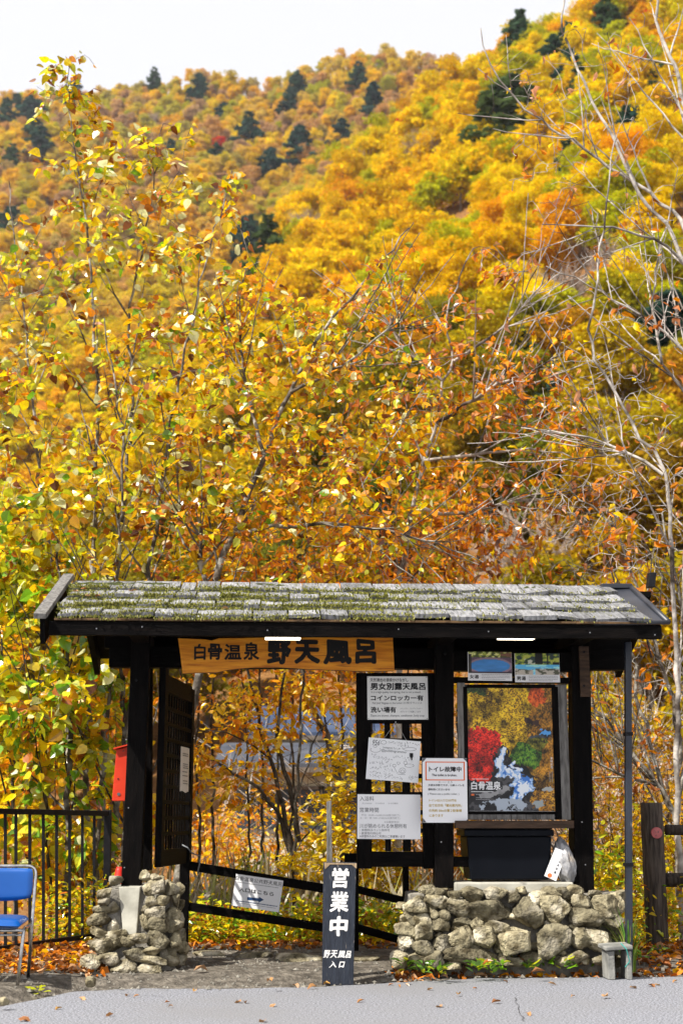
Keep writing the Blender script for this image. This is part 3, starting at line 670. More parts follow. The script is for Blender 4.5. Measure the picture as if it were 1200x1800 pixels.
SPECIAL = {(435, 475): 'dark conifer standing alone just above the leaning tree\'s crown', (470, 520): 'shorter dark conifer below and right of the lone one above the leaning tree', (545, 112): 'pointed conifer standing up on the skyline left of the highest middle ridge', (305, 122): 'round dark conifer on the low skyline above the big-leaved tree', (1182, 55): 'dark conifer in the top right corner'}
for k, (c_, p) in enumerate(CONP):
    s = rng.uniform(.85, 1.4) * (1.35 if p[1] > 330 else 1.05) * (.6 if p[1] < 120 else .7 if p[1] < 200 else 1)
    o = link(bpy.data.objects.new('conifer_tree', CON[k % 5])); o.location = p - np.array([0, 0, 1.0]); o.rotation_euler = (0, 0, rng.uniform(0, 6)); w_ = rng.uniform(1.15, 1.85); o.scale = (s * w_, s * w_ * rng.uniform(.8, 1.2), s * rng.uniform(.75, 1.0))
    if c_ in SPECIAL: tag(o, SPECIAL[c_], 'conifer', 'conifers on the mountainside')
    else: tag(o, 'dark green conifer standing among the yellow mountainside trees', 'conifer', 'conifers on the mountainside')
for k, p in enumerate(LOWBARE):
    if not (-.3 < p[0] / p[1] < .3) or k % 3: continue
    o = link(bpy.data.objects.new('bare_tree', BAREF[k % 2])); o.location = p; o.rotation_euler = (0, 0, k); o.scale = (1.1, 1.1, .95); tag(o, 'leafless grey tree in the hollow behind the right-hand branches', 'bare tree', 'leafless trees in the hollow')
for (c_, p), lb in zip(REDP, ['bright red maple on the middle of the yellow mountainside', 'small crimson maple beside dark conifers on the far mountainside', 'bright red maple high up behind the bare branches', 'red-orange maple at the upper right of the mountainside']):
    if p is None: continue
    o = link(bpy.data.objects.new('red_maple', B_FAR[1])); o.location = p; o.scale = (.80, .80, .72); o.material_slots[0].link = 'OBJECT'; o.material_slots[0].material = MATS['crown_red']; tag(o, lb, 'tree')
for (x, y) in [(735, 312), (755, 318), (535, 445), (655, 190), (270, 230), (90, 180), (180, 250), (420, 130), (620, 330), (1010, 480)]:
    p = cast(x, y)
    if p is None: continue
    o = link(bpy.data.objects.new('bare_tree', BAREF[x % 2])); o.location = p; o.rotation_euler = (0, 0, x); o.scale = (1.2, 1.2, 1.15); tag(o, 'leafless pinkish-grey tree showing pale among the mountainside crowns', 'bare tree', 'leafless trees on the mountainside')

# ================================================================== the house across the hollow
def house(name, label, px0, px1, py_eave, py_ridge, Y, depth, roofmat, zb, overhang=.5, gable_windows=True):
    a = at(px0, py_eave, Y); c = at(px1, py_eave, Y); rz = at(px0, py_ridge, Y + depth / 2)[2]
    x0, x1, ze = a[0], c[0], a[2]
    t = thing(name, label, 'house', ((x0 + x1) / 2, Y + depth / 2, zb), gate=False)
    w = MB(); w.box(x0, x1, Y, Y + depth, zb, ze); ym = Y + depth / 2
    k = len(w.v); w.add([(x0, Y, ze), (x0, Y + depth, ze), (x0, ym, rz - .1), (x1, Y, ze), (x1, Y + depth, ze), (x1, ym, rz - .1)], [(0, 2, 1), (3, 4, 5)])
    wall = w.build('wall', 'house_wall', t)
    s = (rz - ze) / (depth / 2); oh = overhang
    rf = part_empty('roof', t)
    for sg in (-1, 1):
        y_e = ym + sg * (depth / 2 + oh); z_e = ze - s * oh + .08
        nseam = 9
        for k in range(nseam):
            u0 = x0 - oh + (x1 - x0 + 2 * oh) * k / nseam; u1 = x0 - oh + (x1 - x0 + 2 * oh) * (k + 1) / nseam - .03
            r_ = MB(); r_.hexa([(u0, y_e, z_e), (u1, y_e, z_e), (u1, ym, rz + .08), (u0, ym, rz + .08)], [(u0, y_e, z_e + .10), (u1, y_e, z_e + .10), (u1, ym, rz + .18), (u0, ym, rz + .18)]); r_.build('roof_panel', roofmat, rf)
        f_ = MB(); f_.box(x0 - oh, x1 + oh, y_e - .03, y_e + .03, z_e - .12, z_e - .005); f_.build('eave_board', 'house_trim', rf)
    for k in range(3):
        cx = x0 + (x1 - x0) * (k + .5) / 3; g = MB(); g.box(cx - .5, cx + .5, Y - .03, Y + .02, ze - 1.5, ze - .55); wo = g.build('window', 'house_glass', t)
        fr = MB(); fr.box(cx - .58, cx + .58, Y - .06, Y - .02, ze - .55, ze - .47); fr.box(cx - .58, cx + .58, Y - .06, Y - .02, ze - 1.58, ze - 1.5); fr.box(cx - .02, cx + .02, Y - .06, Y - .02, ze - 1.5, ze - .55); fr.build('frame', 'house_trim', wo)
    return t
house('house', 'cream house with a blue metal roof seen through the gate', 470, 690, 1290, 1252, 40, 5, 'house_roof', -2.0)
house('house', 'low cream outbuilding with a grey roof below the blue-roofed house', 415, 640, 1347, 1318, 35, 4, 'house_roof_grey', -2.0)

# ================================================================== the gate
GZ = 0.05
gate = thing('roofed_gate', 'black timber gate with a mossy shingled roof at the roadside', 'gate', (0.1, 0.1, GZ))
def gbox(name, u0, u1, v0, v1, z0, z1, m='dark_wood', parent=None, bevel=.004, taper=0.0):
    return MB().box(u0, u1, v0, v1, z0, z1, taper=taper).build(name, m, parent or gate, bevel=bevel)

# posts
def post_px(xa, ytop, xb, ybot, wpx, v0, d, name='post', ztop=None):      # leaning as measured: foot at xb, head at xa
    a = GP(xa, ytop, v0); b = GP(xb, ybot, v0); w = (GP(xb + wpx, ybot, v0) - b).x
    zt = ztop or a.z
    lo = [(b.x, v0, b.z), (b.x + w, v0, b.z), (b.x + w, v0 + d, b.z), (b.x, v0 + d, b.z)]; hi = [(a.x, v0, zt), (a.x + w, v0, zt), (a.x + w, v0 + d, zt), (a.x, v0 + d, zt)]
    return MB().hexa(lo, hi).build(name, 'dark_wood', gate, bevel=.005)
post_px(232, 1120, 213, 1559, 34, 0, .145, ztop=2.45)
post_px(249, 1125, 247, 1530, 19, .40, .11, ztop=2.5)
post_px(766, 1130, 764, 1561, 33, 0, .14, ztop=2.45)
post_px(1004, 1130, 1010, 1567, 34, 0, .145, ztop=2.45)
post_px(1003, 1130, 1004, 1545, 16, .40, .11, ztop=2.5)
strap = MB().box(GP(1016, 1150, 0).x, GP(1033, 1150, 0).x, -.028, -.003, GP(1016, 1225, 0).z, 2.33).build('splice_plate', 'brown_wood', gate, bevel=.003)
for (x, y) in [(1024, 1147), (1024, 1206), (240, 1196), (781, 1150)]:
    p = GP(x, y, 0); MB().tube([(p.x, -.036, p.z), (p.x, .02, p.z)], .009, 8).build('bolt', 'black_metal', gate)
# beams
gbox('beam', -1.72, 2.16, .152, .265, 2.175, 2.33, 'dark_wood_h')
gbox('beam', -1.80, 2.30, .515, .63, 2.36, 2.50, 'dark_wood_h')
gbox('beam', .70, 1.72, .02, .135, 2.15, 2.29, 'dark_wood_h')
gbox('ridge_beam', -1.95, 2.2, .25, .36, 2.60, 2.72, 'dark_wood_h')
for u in (-1.47, .75, 1.74):
    gbox('cross_beam', u - .055, u + .055, -.52, 1.12, 2.335, 2.42)
for u in (-1.44, .75, 1.74):
    gbox('king_post', u - .05, u + .05, .26, .35, 2.422, 2.598)
# rails of the right-hand bay, behind the notices
gbox('rail', .815, 1.70, .03, .09, GP(800, 1200, .03).z, GP(800, 1190, .03).z, 'dark_wood_h')
gbox('rail', .815, 1.70, .05, .10, GP(800, 1524, .05).z, GP(800, 1506, .05).z, 'dark_wood_h')
gbox('stile', GP(899, 1150, .06).x, GP(903, 1150, .06).x, .05, .08, GP(899, 1190, .05).z + .002, 2.148)

# roof: deck, front shingles one by one, boards
roof = part_empty('roof', gate)
E_V, E_Z, RG_V, RG_Z = -.70, 2.405, .30, 2.80
RU0, RU1 = -2.00, 2.20
sl = Vector((0, RG_V - E_V, RG_Z - E_Z)); SL = sl.length; sd = sl.normalized(); sn = Vector((0, -sd.z, sd.y))
def on_roof(u, s, h=0.0): return Vector((u, E_V, E_Z)) + sd * s + sn * h
MB().hexa([on_roof(RU0, 0, -.035), on_roof(RU1, 0, -.035), on_roof(RU1, SL, -.035), on_roof(RU0, SL, -.035)], [on_roof(RU0, 0), on_roof(RU1, 0), on_roof(RU1, SL), on_roof(RU0, SL)]).build('roof_deck', 'dark_wood_h', roof)
RB_V, RB_Z = 1.28, 2.40
MB().hexa([(-1.97, RG_V + .003, RG_Z - .04), (2.42, RG_V + .003, RG_Z - .04), (2.42, RB_V, RB_Z - .04), (-1.97, RB_V, RB_Z - .04)], [(-1.97, RG_V + .003, RG_Z), (2.42, RG_V + .003, RG_Z), (2.42, RB_V, RB_Z), (-1.97, RB_V, RB_Z)]).build('roof_deck', 'dark_wood_h', roof)
for k in range(9):
    u = -1.85 + k * .5
    MB().hexa([on_roof(u, .06, -.10), on_roof(u + .05, .06, -.10), on_roof(u + .05, SL - .02, -.10), on_roof(u, SL - .02, -.10)], [on_roof(u, .06, -.036), on_roof(u + .05, .06, -.036), on_roof(u + .05, SL - .02, -.036), on_roof(u, SL - .02, -.036)]).build('rafter', 'dark_wood', roof)
for u in (-1.96, 2.36):
    MB().hexa([(u, RG_V + .02, RG_Z - .17), (u + .045, RG_V + .02, RG_Z - .17), (u + .045, RB_V + .03, RB_Z - .17), (u, RB_V + .03, RB_Z - .17)], [(u, RG_V + .02, RG_Z - .043), (u + .045, RG_V + .02, RG_Z - .043), (u + .045, RB_V + .03, RB_Z - .043), (u, RB_V + .03, RB_Z - .043)]).build('barge_board', 'dark_wood', roof)
# fascia and the bark strip above it
gbox('fascia', -2.035, 2.195, -.745, -.703, 2.298, 2.395, 'dark_wood_h', roof, .004)
gbox('drip_strip', -2.0, 2.19, -.760, -.700, 2.398, 2.414, 'sign_bark', roof, .003)
# left gable: weathered cap plank and its board
cap = MB().hexa([on_roof(-2.13, -.11, .035), on_roof(-2.045, -.11, .035), on_roof(-2.025, SL + .05, .05), on_roof(-2.105, SL + .05, .05)], [on_roof(-2.13, -.11, .075), on_roof(-2.045, -.11, .075), on_roof(-2.025, SL + .05, .09), on_roof(-2.105, SL + .05, .09)]).build('barge_cap', 'grey_wood', roof, bevel=.004)
MB().hexa([on_roof(-2.095, -.07, -.15), on_roof(-2.06, -.07, -.15), on_roof(-2.06, SL, -.09), on_roof(-2.095, SL, -.09)], [on_roof(-2.095, -.07, .033), on_roof(-2.06, -.07, .033), on_roof(-2.06, SL, .048), on_roof(-2.095, SL, .048)]).build('barge_board', 'dark_wood', roof, bevel=.003)
# right gable: folded black sheet and the ridge end block
MB().hexa([on_roof(2.02, -.02, .004), on_roof(2.25, -.02, .004), on_roof(2.25, SL, .004), on_roof(2.02, SL, .004)], [on_roof(2.02, -.02, .012), on_roof(2.25, -.02, .03), on_roof(2.25, SL, .03), on_roof(2.02, SL, .012)]).build('metal_flashing', 'flashing', roof)
MB().tube([on_roof(2.24, -.045, .03), on_roof(2.255, SL + .02, .035)], .022, 8).build('flashing_roll', 'flashing', roof, smooth=True)
MB().tube([on_roof(1.72, -.035, .012), on_roof(2.25, -.045, .028)], .016, 8).build('flashing_roll', 'flashing', roof, smooth=True)
MB().box(2.02, 2.26, RG_V - .06, RG_V + .07, RG_Z + .012, RG_Z + .05).build('ridge_cap', 'flashing', roof, bevel=.006)
p = GP(1136, 1036, .32); q_ = GP(1149, 1012, .32)
MB().hexa([(p.x, .28, RG_Z + .03), (q_.x - .01, .28, RG_Z + .03), (q_.x - .01, .35, RG_Z + .03), (p.x, .35, RG_Z + .03)], [(p.x + .015, .28, q_.z + .02), (q_.x + .01, .28, q_.z + .02), (q_.x + .01, .35, q_.z + .02), (p.x + .015, .35, q_.z + .02)]).build('ridge_end', 'black_metal', roof, bevel=.004)
# shingles
rs = random.Random(21); moss_spots = []
ROWS = 4; EXPO = SL / ROWS
for r_ in range(ROWS):
    u = RU0 + (-.02 if r_ % 2 else .01); s0 = EXPO * r_ - .05
    while u < 2.06 - (.012 * r_):
        w = rs.choice([.12, .15, .165, .18, .20, .22, .25]); u1 = min(u + w, 2.18 if r_ == 0 else 2.09)
        if u1 - u < .06: break
        L = EXPO * 1.45; th = rs.uniform(.020, .032); lift = .028 + rs.uniform(-.006, .016); skew = rs.uniform(-.014, .014); ds = rs.uniform(-.022, .022); tilt = rs.uniform(-.010, .010)
        if r_ == 0 and u1 > 2.15: skew = -.05; ds = .03
        g = rs.choice([.003, .004, .006, .009])
        bot = [on_roof(u + g, s0 + ds - skew, lift - tilt), on_roof(u1 - g, s0 + ds + skew, lift + tilt), on_roof(u1 - g, s0 + L, .004), on_roof(u + g, s0 + L, .004)]
        n_seg = 3; mb = MB(); sag = rs.uniform(-.004, .006)
        top = []; 
        vs = []
        for k in range(n_seg + 1):
            t = k / n_seg; bow = sag * math.sin(t * math.pi) + rs.uniform(-.0015, .0015); raz = rs.uniform(-.006, .006)
            lo_e = bot[0].lerp(bot[1], t) + sn * bow + sd * raz; hi_e = bot[3].lerp(bot[2], t) + sn * bow * .3
            vs.append([lo_e, hi_e, lo_e + sn * th, hi_e + sn * th])
        for a in vs: mb.v += [tuple(x) for x in a]
        for k in range(n_seg):
            i, j = 4 * k, 4 * k + 4
            mb.f += [(i, i + 1, j + 1, j), (i + 2, j + 2, j + 3, i + 3), (i, j, j + 2, i + 2), (i + 1, i + 3, j + 3, j + 1)]; mb.mi += [0] * 4
        mb.f += [(0, 2, 3, 1), (4 * n_seg, 4 * n_seg + 1, 4 * n_seg + 3, 4 * n_seg + 2)]; mb.mi += [0, 0]
        mb.build('shingle', 'shingle_wood', roof)
        moss_spots.append((r_, u, u1, s0 + ds, lift, th))
        u = u1
# moss: tufts along the butts and in the courses, thick on the left
mp, mn, msz, mcol = [], [], [], []
for r_, u, u1, s0, lift, th in moss_spots:
    c = (u + u1) / 2
    dens = (1.5 if c < -.6 else 1.0 if c < .4 else .30) * (1.0 if r_ else .3) * rs.choice([.2, .7, 1.2, 1.5])
    if c > 1.2: dens *= .35
    for k in range(int(300 * dens * (u1 - u) / .15)):
        uu = rs.uniform(u, u1); side = rs.random()
        if side < .45: P_ = on_roof(uu, s0 + rs.uniform(-.006, .02) , lift + th * rs.uniform(.5, 1.05))
        elif side < .90: P_ = on_roof(uu, s0 - .01 - abs(rs.gauss(0, .022)), lift + rs.uniform(-.006, .004))
        else: P_ = on_roof(uu, s0 + abs(rs.gauss(0, .06)), lift + th + .001)
        mp.append(P_); mn.append((rs.gauss(0, .4), -.25 + rs.gauss(0, .3), 1)); msz.append(rs.uniform(.009, .024)); mcol.append(rs.choice([(.20, .21, .03), (.34, .33, .08), (.40, .38, .13), (.09, .10, .02), (.26, .25, .05)]))
mp = np.array(mp); ax = nrm(np.array(mn)); rr = np.random.default_rng(4)
V, P_, C_ = leaf_arrays('oval', mp, frames(ax, rr.standard_normal((len(mp), 3))), np.array(msz), np.array(mcol))
mo = obj('moss', np_mesh('moss', V - np.array(ORG[roof]), P_, 'litter_leaf', C_), roof, kind='stuff')
# dark moss cushions on the upper left corner
for (u, s_, w, d_, h) in [(-1.80, SL - .12, .30, .09, .045), (-1.45, SL - .08, .22, .07, .035), (-.55, SL - .08, .20, .06, .03), (1.47, SL - .10, .13, .05, .03)]:
    mb = MB(); K = 14
    for i in range(K + 1):
        for j in range(9):
            a = -1 + 2 * i / K; b_ = -1 + 2 * j / 8; hh = max(0, 1 - abs(a) ** 2.5) * max(0, 1 - abs(b_) ** 2.2)
            mb.v.append(tuple(on_roof(u + a * w, s_ + b_ * d_, .025 + h * hh * (.7 + .6 * mnoise.noise(Vector((a * 6, b_ * 4, u)))))))
    for i in range(K):
        for j in range(8): k = i * 9 + j; mb.f.append((k, k + 9, k + 10, k + 1)); mb.mi.append(0)
    mb.build('moss_cushion', 'moss_dark', roof, smooth=True)
for (x, y, v_) in [(170, 1105, -.745), (250, 1102, -.745), (470, 1108, -.745), (700, 1106, -.745), (858, 1110, -.745), (1036, 1112, -.745), (1150, 1116, -.745), (222, 1300, 0), (226, 1420, 0), (219, 1525, 0), (775, 1480, 0), (1022, 1445, 0), (1028, 1520, 0)]:
    p = GP(x, y, v_); MB().tube([(p.x, v_ - .003, p.z), (p.x, v_ + .02, p.z)], .0045, 8).build('nail', 'tack', gate)
# lamps under the eave
for xa, xb in ((465, 529), (873, 939)):
    a, b_ = GP(xa, 1121, -.60), GP(xb, 1123, -.60)
    lp = MB().box(a.x, b_.x, -.66, -.56, a.z - .002, a.z + .05).build('lamp_housing', 'house_trim', gate, bevel=.003)
    MB().box(a.x + .004, b_.x - .004, -.655, -.565, a.z - .012, a.z - .003).build('lamp_tube', 'lamp_light', lp, bevel=.004)

# door leaves -----------------------------------------------------------------
leaf_r = part_empty('door', gate)
V0 = .09
def pxbox(name, x0, x1, y0, y1, v0, v1, m, par, bevel=.003):
    a, b_ = GP(x0, y1, v0), GP(x1, y0, v0); return MB().box(a.x, b_.x, v0, v1, a.z, b_.z).build(name, m, par, bevel=bevel)
pxbox('stile', 627, 652, 1183, 1527, V0, V0 + .05, 'dark_wood', leaf_r)
pxbox('stile', 744, 764, 1183, 1527, V0, V0 + .05, 'dark_wood', leaf_r)
pxbox('top_rail', 652.5, 743.5, 1183, 1192, V0 + .004, V0 + .046, 'dark_wood_h', leaf_r)
pxbox('bottom_rail', 652.5, 743.5, 1497, 1524, V0 + .004, V0 + .046, 'dark_wood_h', leaf_r)
for x0, x1 in ((677, 685), (708, 719)): pxbox('slat', x0, x1, 1192.5, 1496.5, V0 + .016, V0 + .034, 'dark_wood', leaf_r, .002)
for yc in (1227, 1268, 1302, 1333, 1364, 1396, 1428, 1460): pxbox('rail', 652.5, 743.5, yc - 4, yc + 4, V0 + .005, V0 + .014, 'dark_wood_h', leaf_r, .002)
# the open leaf: swung inwards, seen at a slant
leaf_l = bpy.data.objects.new('door', None); link(leaf_l); leaf_l.parent = gate
hp = GP(283, 1300, .16); LW = 1.18; zb_, zt_ = .73, 2.15
leaf_l.location = Vector((hp.x, .16, 0)) - ORG[gate]; leaf_l.rotation_euler = (0, 0, R(90 - 5.2 - 3.0 + 0.4))
ORG[leaf_l] = Vector((0, 0, 0))
def lbox(name, a0, a1, t0, t1, z0, z1, m='dark_wood'): return MB().box(a0, a1, t0, t1, z0, z1).build(name, m, leaf_l, bevel=.003)
lbox('stile', 0, .11, -.025, .025, zb_, zt_ + .03); lbox('stile', LW - .10, LW, -.025, .025, zb_, zt_ - .04)
lbox('top_rail', .1105, LW - .1005, -.021, .021, zt_ - .15, zt_ - .02, 'dark_wood_h'); lbox('bottom_rail', .1105, LW - .1005, -.021, .021, zb_, zb_ + .12, 'dark_wood_h')
nr_ = 9
for k in range(nr_):
    z = zb_ + .12 + (zt_ - .15 - zb_ - .12) * (k + 1) / (nr_ + 1); lbox('rail', .1105, LW - .1005, -.019, -.003, z - .014, z + .014, 'dark_wood_h')
for k in range(9):
    a = .1105 + (LW - .211) * (k + 1) / 10; lbox('slat', a - .018, a + .018, -.001, .012, zb_ + .121, zt_ - .151)

# ================================================================== stone pier and stone wall
def stone_mesh(w, h, d, seed, sub=4):
    import bmesh
    bm = bmesh.new(); bmesh.ops.create_icosphere(bm, subdivisions=sub, radius=1)
    rs_ = random.Random(seed); off = Vector((rs_.uniform(0, 50), rs_.uniform(0, 50), rs_.uniform(0, 50))); e = rs_.uniform(.55, .8)
    cuts = [(Vector((rs_.gauss(0, 1), rs_.gauss(0, 1), rs_.gauss(0, 1))).normalized(), rs_.uniform(.46, .80)) for _ in range(15)]
    for v in bm.verts:
        p = v.co.copy(); p = Vector([math.copysign(abs(c) ** e, c) for c in p]); p *= .84
        for nn, dd in cuts:
            k = p.dot(nn) - dd
            if k > 0: p -= nn * k * .97
        n1 = mnoise.fractal(p * 1.5 + off, 1.0, 2.0, 3); n2 = mnoise.fractal(p * 6.0 + off, .7, 2.1, 4); pit = max(0, mnoise.noise(p * 9 + off) - .12)
        p *= 1 + .09 * n1 + .07 * n2 - .20 * pit
        v.co = Vector((p.x * w / 2 * 1.36, p.y * d / 2 * 1.3, p.z * h / 2 * 1.36))
    me = bpy.data.meshes.new('stone'); bm.to_mesh(me); bm.free(); me.materials.append(MATS['stone'])
    me.polygons.foreach_set('use_smooth', [True] * len(me.polygons)); return me
def stones(parent, lst, ox, oy, sc, vfun, seed):
    rs_ = random.Random(seed)
    for k, (X, Y, w, h) in enumerate(lst):
        px, py = ox + X / sc, oy + Y / sc; v = vfun(px, py)
        c = GP(px, py, v); ppm = 240.0; kk_ = 1.14 if max(w, h) / sc < 36 else 1.04; W_, H_ = w / sc / ppm * kk_, h / sc / ppm * kk_
        o = link(bpy.data.objects.new('stone', stone_mesh(W_, H_, max(.10, min(W_, H_) * 1.15), seed * 100 + k, 4 if max(w, h) / sc > 26 else 3))); o.parent = parent
        o.location = c - ORG[parent]; o.rotation_euler = (rs_.uniform(-.2, .2), rs_.uniform(-.12, .12), rs_.uniform(-.25, .25))
pier = thing('stone_pier', 'stack of rough pale stones and mortar carrying the left gate post', 'pier', (-1.43, .08, .03))
def core(parent, name, lo, hi, m, seed):          # rough mortar body behind the stones
    import bmesh
    bm = bmesh.new(); bmesh.ops.create_cube(bm, size=1); bmesh.ops.subdivide_edges(bm, edges=bm.edges[:], cuts=14, use_grid_fill=True)
    for v in bm.verts:
        t = v.co.z + .5; a = [lo[i] + (hi[i] - lo[i]) * t for i in range(4)]          # u0,u1,v0,v1 at the foot and the head
        p = Vector((a[0] + (a[1] - a[0]) * (v.co.x + .5), a[2] + (a[3] - a[2]) * (v.co.y + .5), lo[4] + (hi[4] - lo[4]) * t))
        nz = mnoise.fractal(p * 9 + Vector((seed, 0, 0)), 1.0, 2.0, 4); p += Vector((nz * .03, nz * .035, nz * .02)); v.co = p - ORG[parent]
    me = bpy.data.meshes.new(name); bm.to_mesh(me); bm.free(); me.materials.append(MATS[m]); me.polygons.foreach_set('use_smooth', [True] * len(me.polygons)); return obj(name, me, parent)
core(pier, 'mortar_core', (-1.72, -1.17, -.19, .42, .0), (-1.64, -1.22, -.06, .38, .60), 'mortar', 1)
PIER = [(390, 365, 130, 90), (300, 490, 140, 100), (690, 320, 90, 90), (800, 420, 170, 150), (940, 460, 150, 150), (790, 340, 90, 50), (300, 570, 100, 80), (270, 640, 140, 90), (245, 750, 200, 120), (240, 870, 150, 100), (250, 990, 200, 140), (400, 950, 170, 190), (340, 1115, 210, 120), (170, 1160, 160, 130), (490, 1190, 230, 130), (740, 1230, 250, 120), (760, 1130, 220, 95), (580, 1070, 270, 110), (760, 1035, 170, 80), (820, 930, 170, 140), (640, 930, 200, 100), (830, 800, 200, 140), (960, 810, 150, 130), (780, 670, 190, 110), (940, 690, 130, 120), (860, 550, 120, 90), (980, 560, 80, 120), (970, 960, 150, 170), (900, 1070, 130, 130), (740, 570, 120, 80), (730, 470, 100, 110), (150, 1230, 100, 80), (940, 1130, 120, 100), (1010, 470, 90, 130), (1015, 610, 90, 110), (1015, 740, 90, 120), (1030, 880, 90, 120), (1040, 1030, 110, 120), (1030, 1130, 110, 90), (370, 640, 100, 110), (385, 800, 100, 100), (690, 760, 110, 120), (700, 660, 90, 90), (520, 960, 120, 90)]
stones(pier, PIER, 130, 1480, 5.4545, lambda x, y: (-.13 - .14 * (y - 1540) / 160) + (.20 if x > 312 else .08 if x > 292 else 0) + (.05 if x < 185 else 0) + (.09 if 195 < x < 206 or 255 < x < 262 else 0), 3)
a, b_ = GP(206, 1640, -.10), GP(246, 1559, -.10)
MB().hexa([(a.x + .05, -.16, a.z - .02), (b_.x - .01, -.16, a.z - .02), (b_.x + .02, .20, a.z - .02), (a.x + .02, .20, a.z - .02)], [(a.x, -.09, b_.z), (b_.x + .002, -.09, b_.z), (b_.x + .05, .18, b_.z + .01), (a.x + .01, .18, b_.z + .01)]).build('concrete_footing', 'concrete', pier, bevel=.006)

wall = thing('stone_wall', 'low dry-looking wall of rough boulders under the poster bay', 'stone wall', (1.2, .1, .03))
core(wall, 'mortar_core', (.42, 2.02, -.12, .42, -.02), (.50, 1.98, -.02, .40, .55), 'mortar', 7)
WALL = [(205, 60, 75, 40), (272, 75, 80, 40), (340, 88, 60, 45), (430, 82, 120, 65), (532, 80, 95, 62), (615, 100, 60, 50), (655, 65, 50, 35), (735, 100, 100, 70), (800, 80, 80, 50), (165, 140, 110, 85), (258, 120, 90, 60), (350, 145, 95, 75), (512, 158, 225, 100), (685, 175, 120, 130), (815, 160, 115, 145), (930, 130, 100, 80), (1000, 80, 70, 30), (1040, 140, 120, 100), (1105, 140, 80, 110), (960, 205, 150, 85), (1080, 210, 100, 80), (150, 200, 70, 50), (195, 210, 75, 60), (240, 180, 50, 40), (290, 182, 65, 45), (282, 232, 90, 60), (370, 217, 90, 45), (445, 232, 80, 60), (540, 235, 95, 55), (130, 260, 110, 80), (208, 270, 80, 85), (290, 305, 95, 80), (372, 283, 110, 95), (487, 290, 95, 90), (625, 300, 170, 130), (805, 305, 160, 130), (930, 300, 110, 90), (120, 310, 70, 60), (192, 338, 120, 60), (100, 385, 90, 70), (250, 393, 100, 75), (435, 372, 240, 80), (170, 392, 80, 60), (600, 400, 110, 50), (715, 385, 110, 50), (915, 380, 90, 55), (1020, 300, 140, 110), (335, 422, 60, 35), (1110, 260, 60, 80), (105, 205, 40, 40), (1120, 90, 60, 60), (1060, 390, 120, 60), (860, 395, 60, 40), (130, 150, 50, 60), (860, 90, 70, 60), (900, 75, 70, 50)]
stones(wall, WALL, 670, 1540, 2.6667, lambda x, y: -.07 - .13 * (y - 1555) / 145 + (.06 if x < 712 or x > 1075 else 0), 5)
rf_ = random.Random(99)
FILL = [(rf_.uniform(90, 1130), rf_.uniform(70, 420), rf_.uniform(34, 62), rf_.uniform(26, 46)) for _ in range(70)]
stones(wall, FILL, 670, 1540, 2.6667, lambda x, y: -.025 - .13 * (y - 1555) / 145 + (.06 if x < 712 or x > 1075 else 0), 8)
a = GP(798, 1558, -.02); b_ = GP(1012, 1551, -.02)
MB().box(a.x, GP(1006, 1555, -.02).x, -.05, .38, a.z - .05, a.z + .028).build('capping_slab', 'concrete', wall, bevel=.012)

# ================================================================== the carved name board
a_ = [(313, 1122), (360, 1124), (372, 1126), (385, 1122), (500, 1120.5), (690, 1121), (691.5, 1150), (693, 1179), (640, 1180), (590, 1178), (540, 1176), (490, 1173), (440, 1173.5), (405, 1177), (380, 1182), (345, 1182.5), (321, 1184), (317, 1150)]
sb = [(GP(x, y, -.045).x, GP(x, y, -.045).z) for x, y in a_]
t = thing('carved_sign', 'varnished orange wooden plank with carved black characters above the opening', 'sign', (sb[0][0], -.045, sb[0][1]))
MB().prism(sb[::-1], -.045, -.003, 0, 1).build('plank', ['sign_wood', 'sign_bark'], t)
def wall_text(parent, body, x0, y0, x1, y1, v, ink, bold, wob=0.0, name='lettering', depth=.003):
    me, V = text_mesh(body, bold, wob); lo, hi = V.min(0), V.max(0); A, B = GP(x0, y1, v), GP(x1, y0, v)
    u = (V[:, 0] - lo[0]) / (hi[0] - lo[0]) * (B.x - A.x) + A.x; z = (V[:, 1] - lo[1]) / (hi[1] - lo[1]) * (B.z - A.z) + A.z
    vv = v - .0015 - V[:, 2] * 5e-5; o_ = ORG[parent]
    me.vertices.foreach_set('co', np.stack([u - o_.x, vv - o_.y, z - o_.z], 1).astype(np.float32).ravel()); me.materials.clear(); me.materials.append(MATS[ink]); me.update()
    return obj(name, me, parent)
for ch, x0, y0, x1, y1 in [('白', 341, 1132, 362, 1160), ('骨', 365, 1131, 391, 1160), ('温', 394, 1132, 425, 1160), ('泉', 428, 1129, 456, 1160)]:
    wall_text(t, ch, x0, y0, x1, y1, -.0455, 'carved_ink', .03, .04)
for ch, x0, y0, x1, y1 in [('野', 469, 1124.5, 512, 1168), ('天', 517, 1124, 563, 1167), ('風', 568, 1124, 618, 1168), ('呂', 624, 1123, 661, 1167)]:
    wall_text(t, ch, x0, y0, x1, y1, -.0455, 'carved_ink', .05, .06)

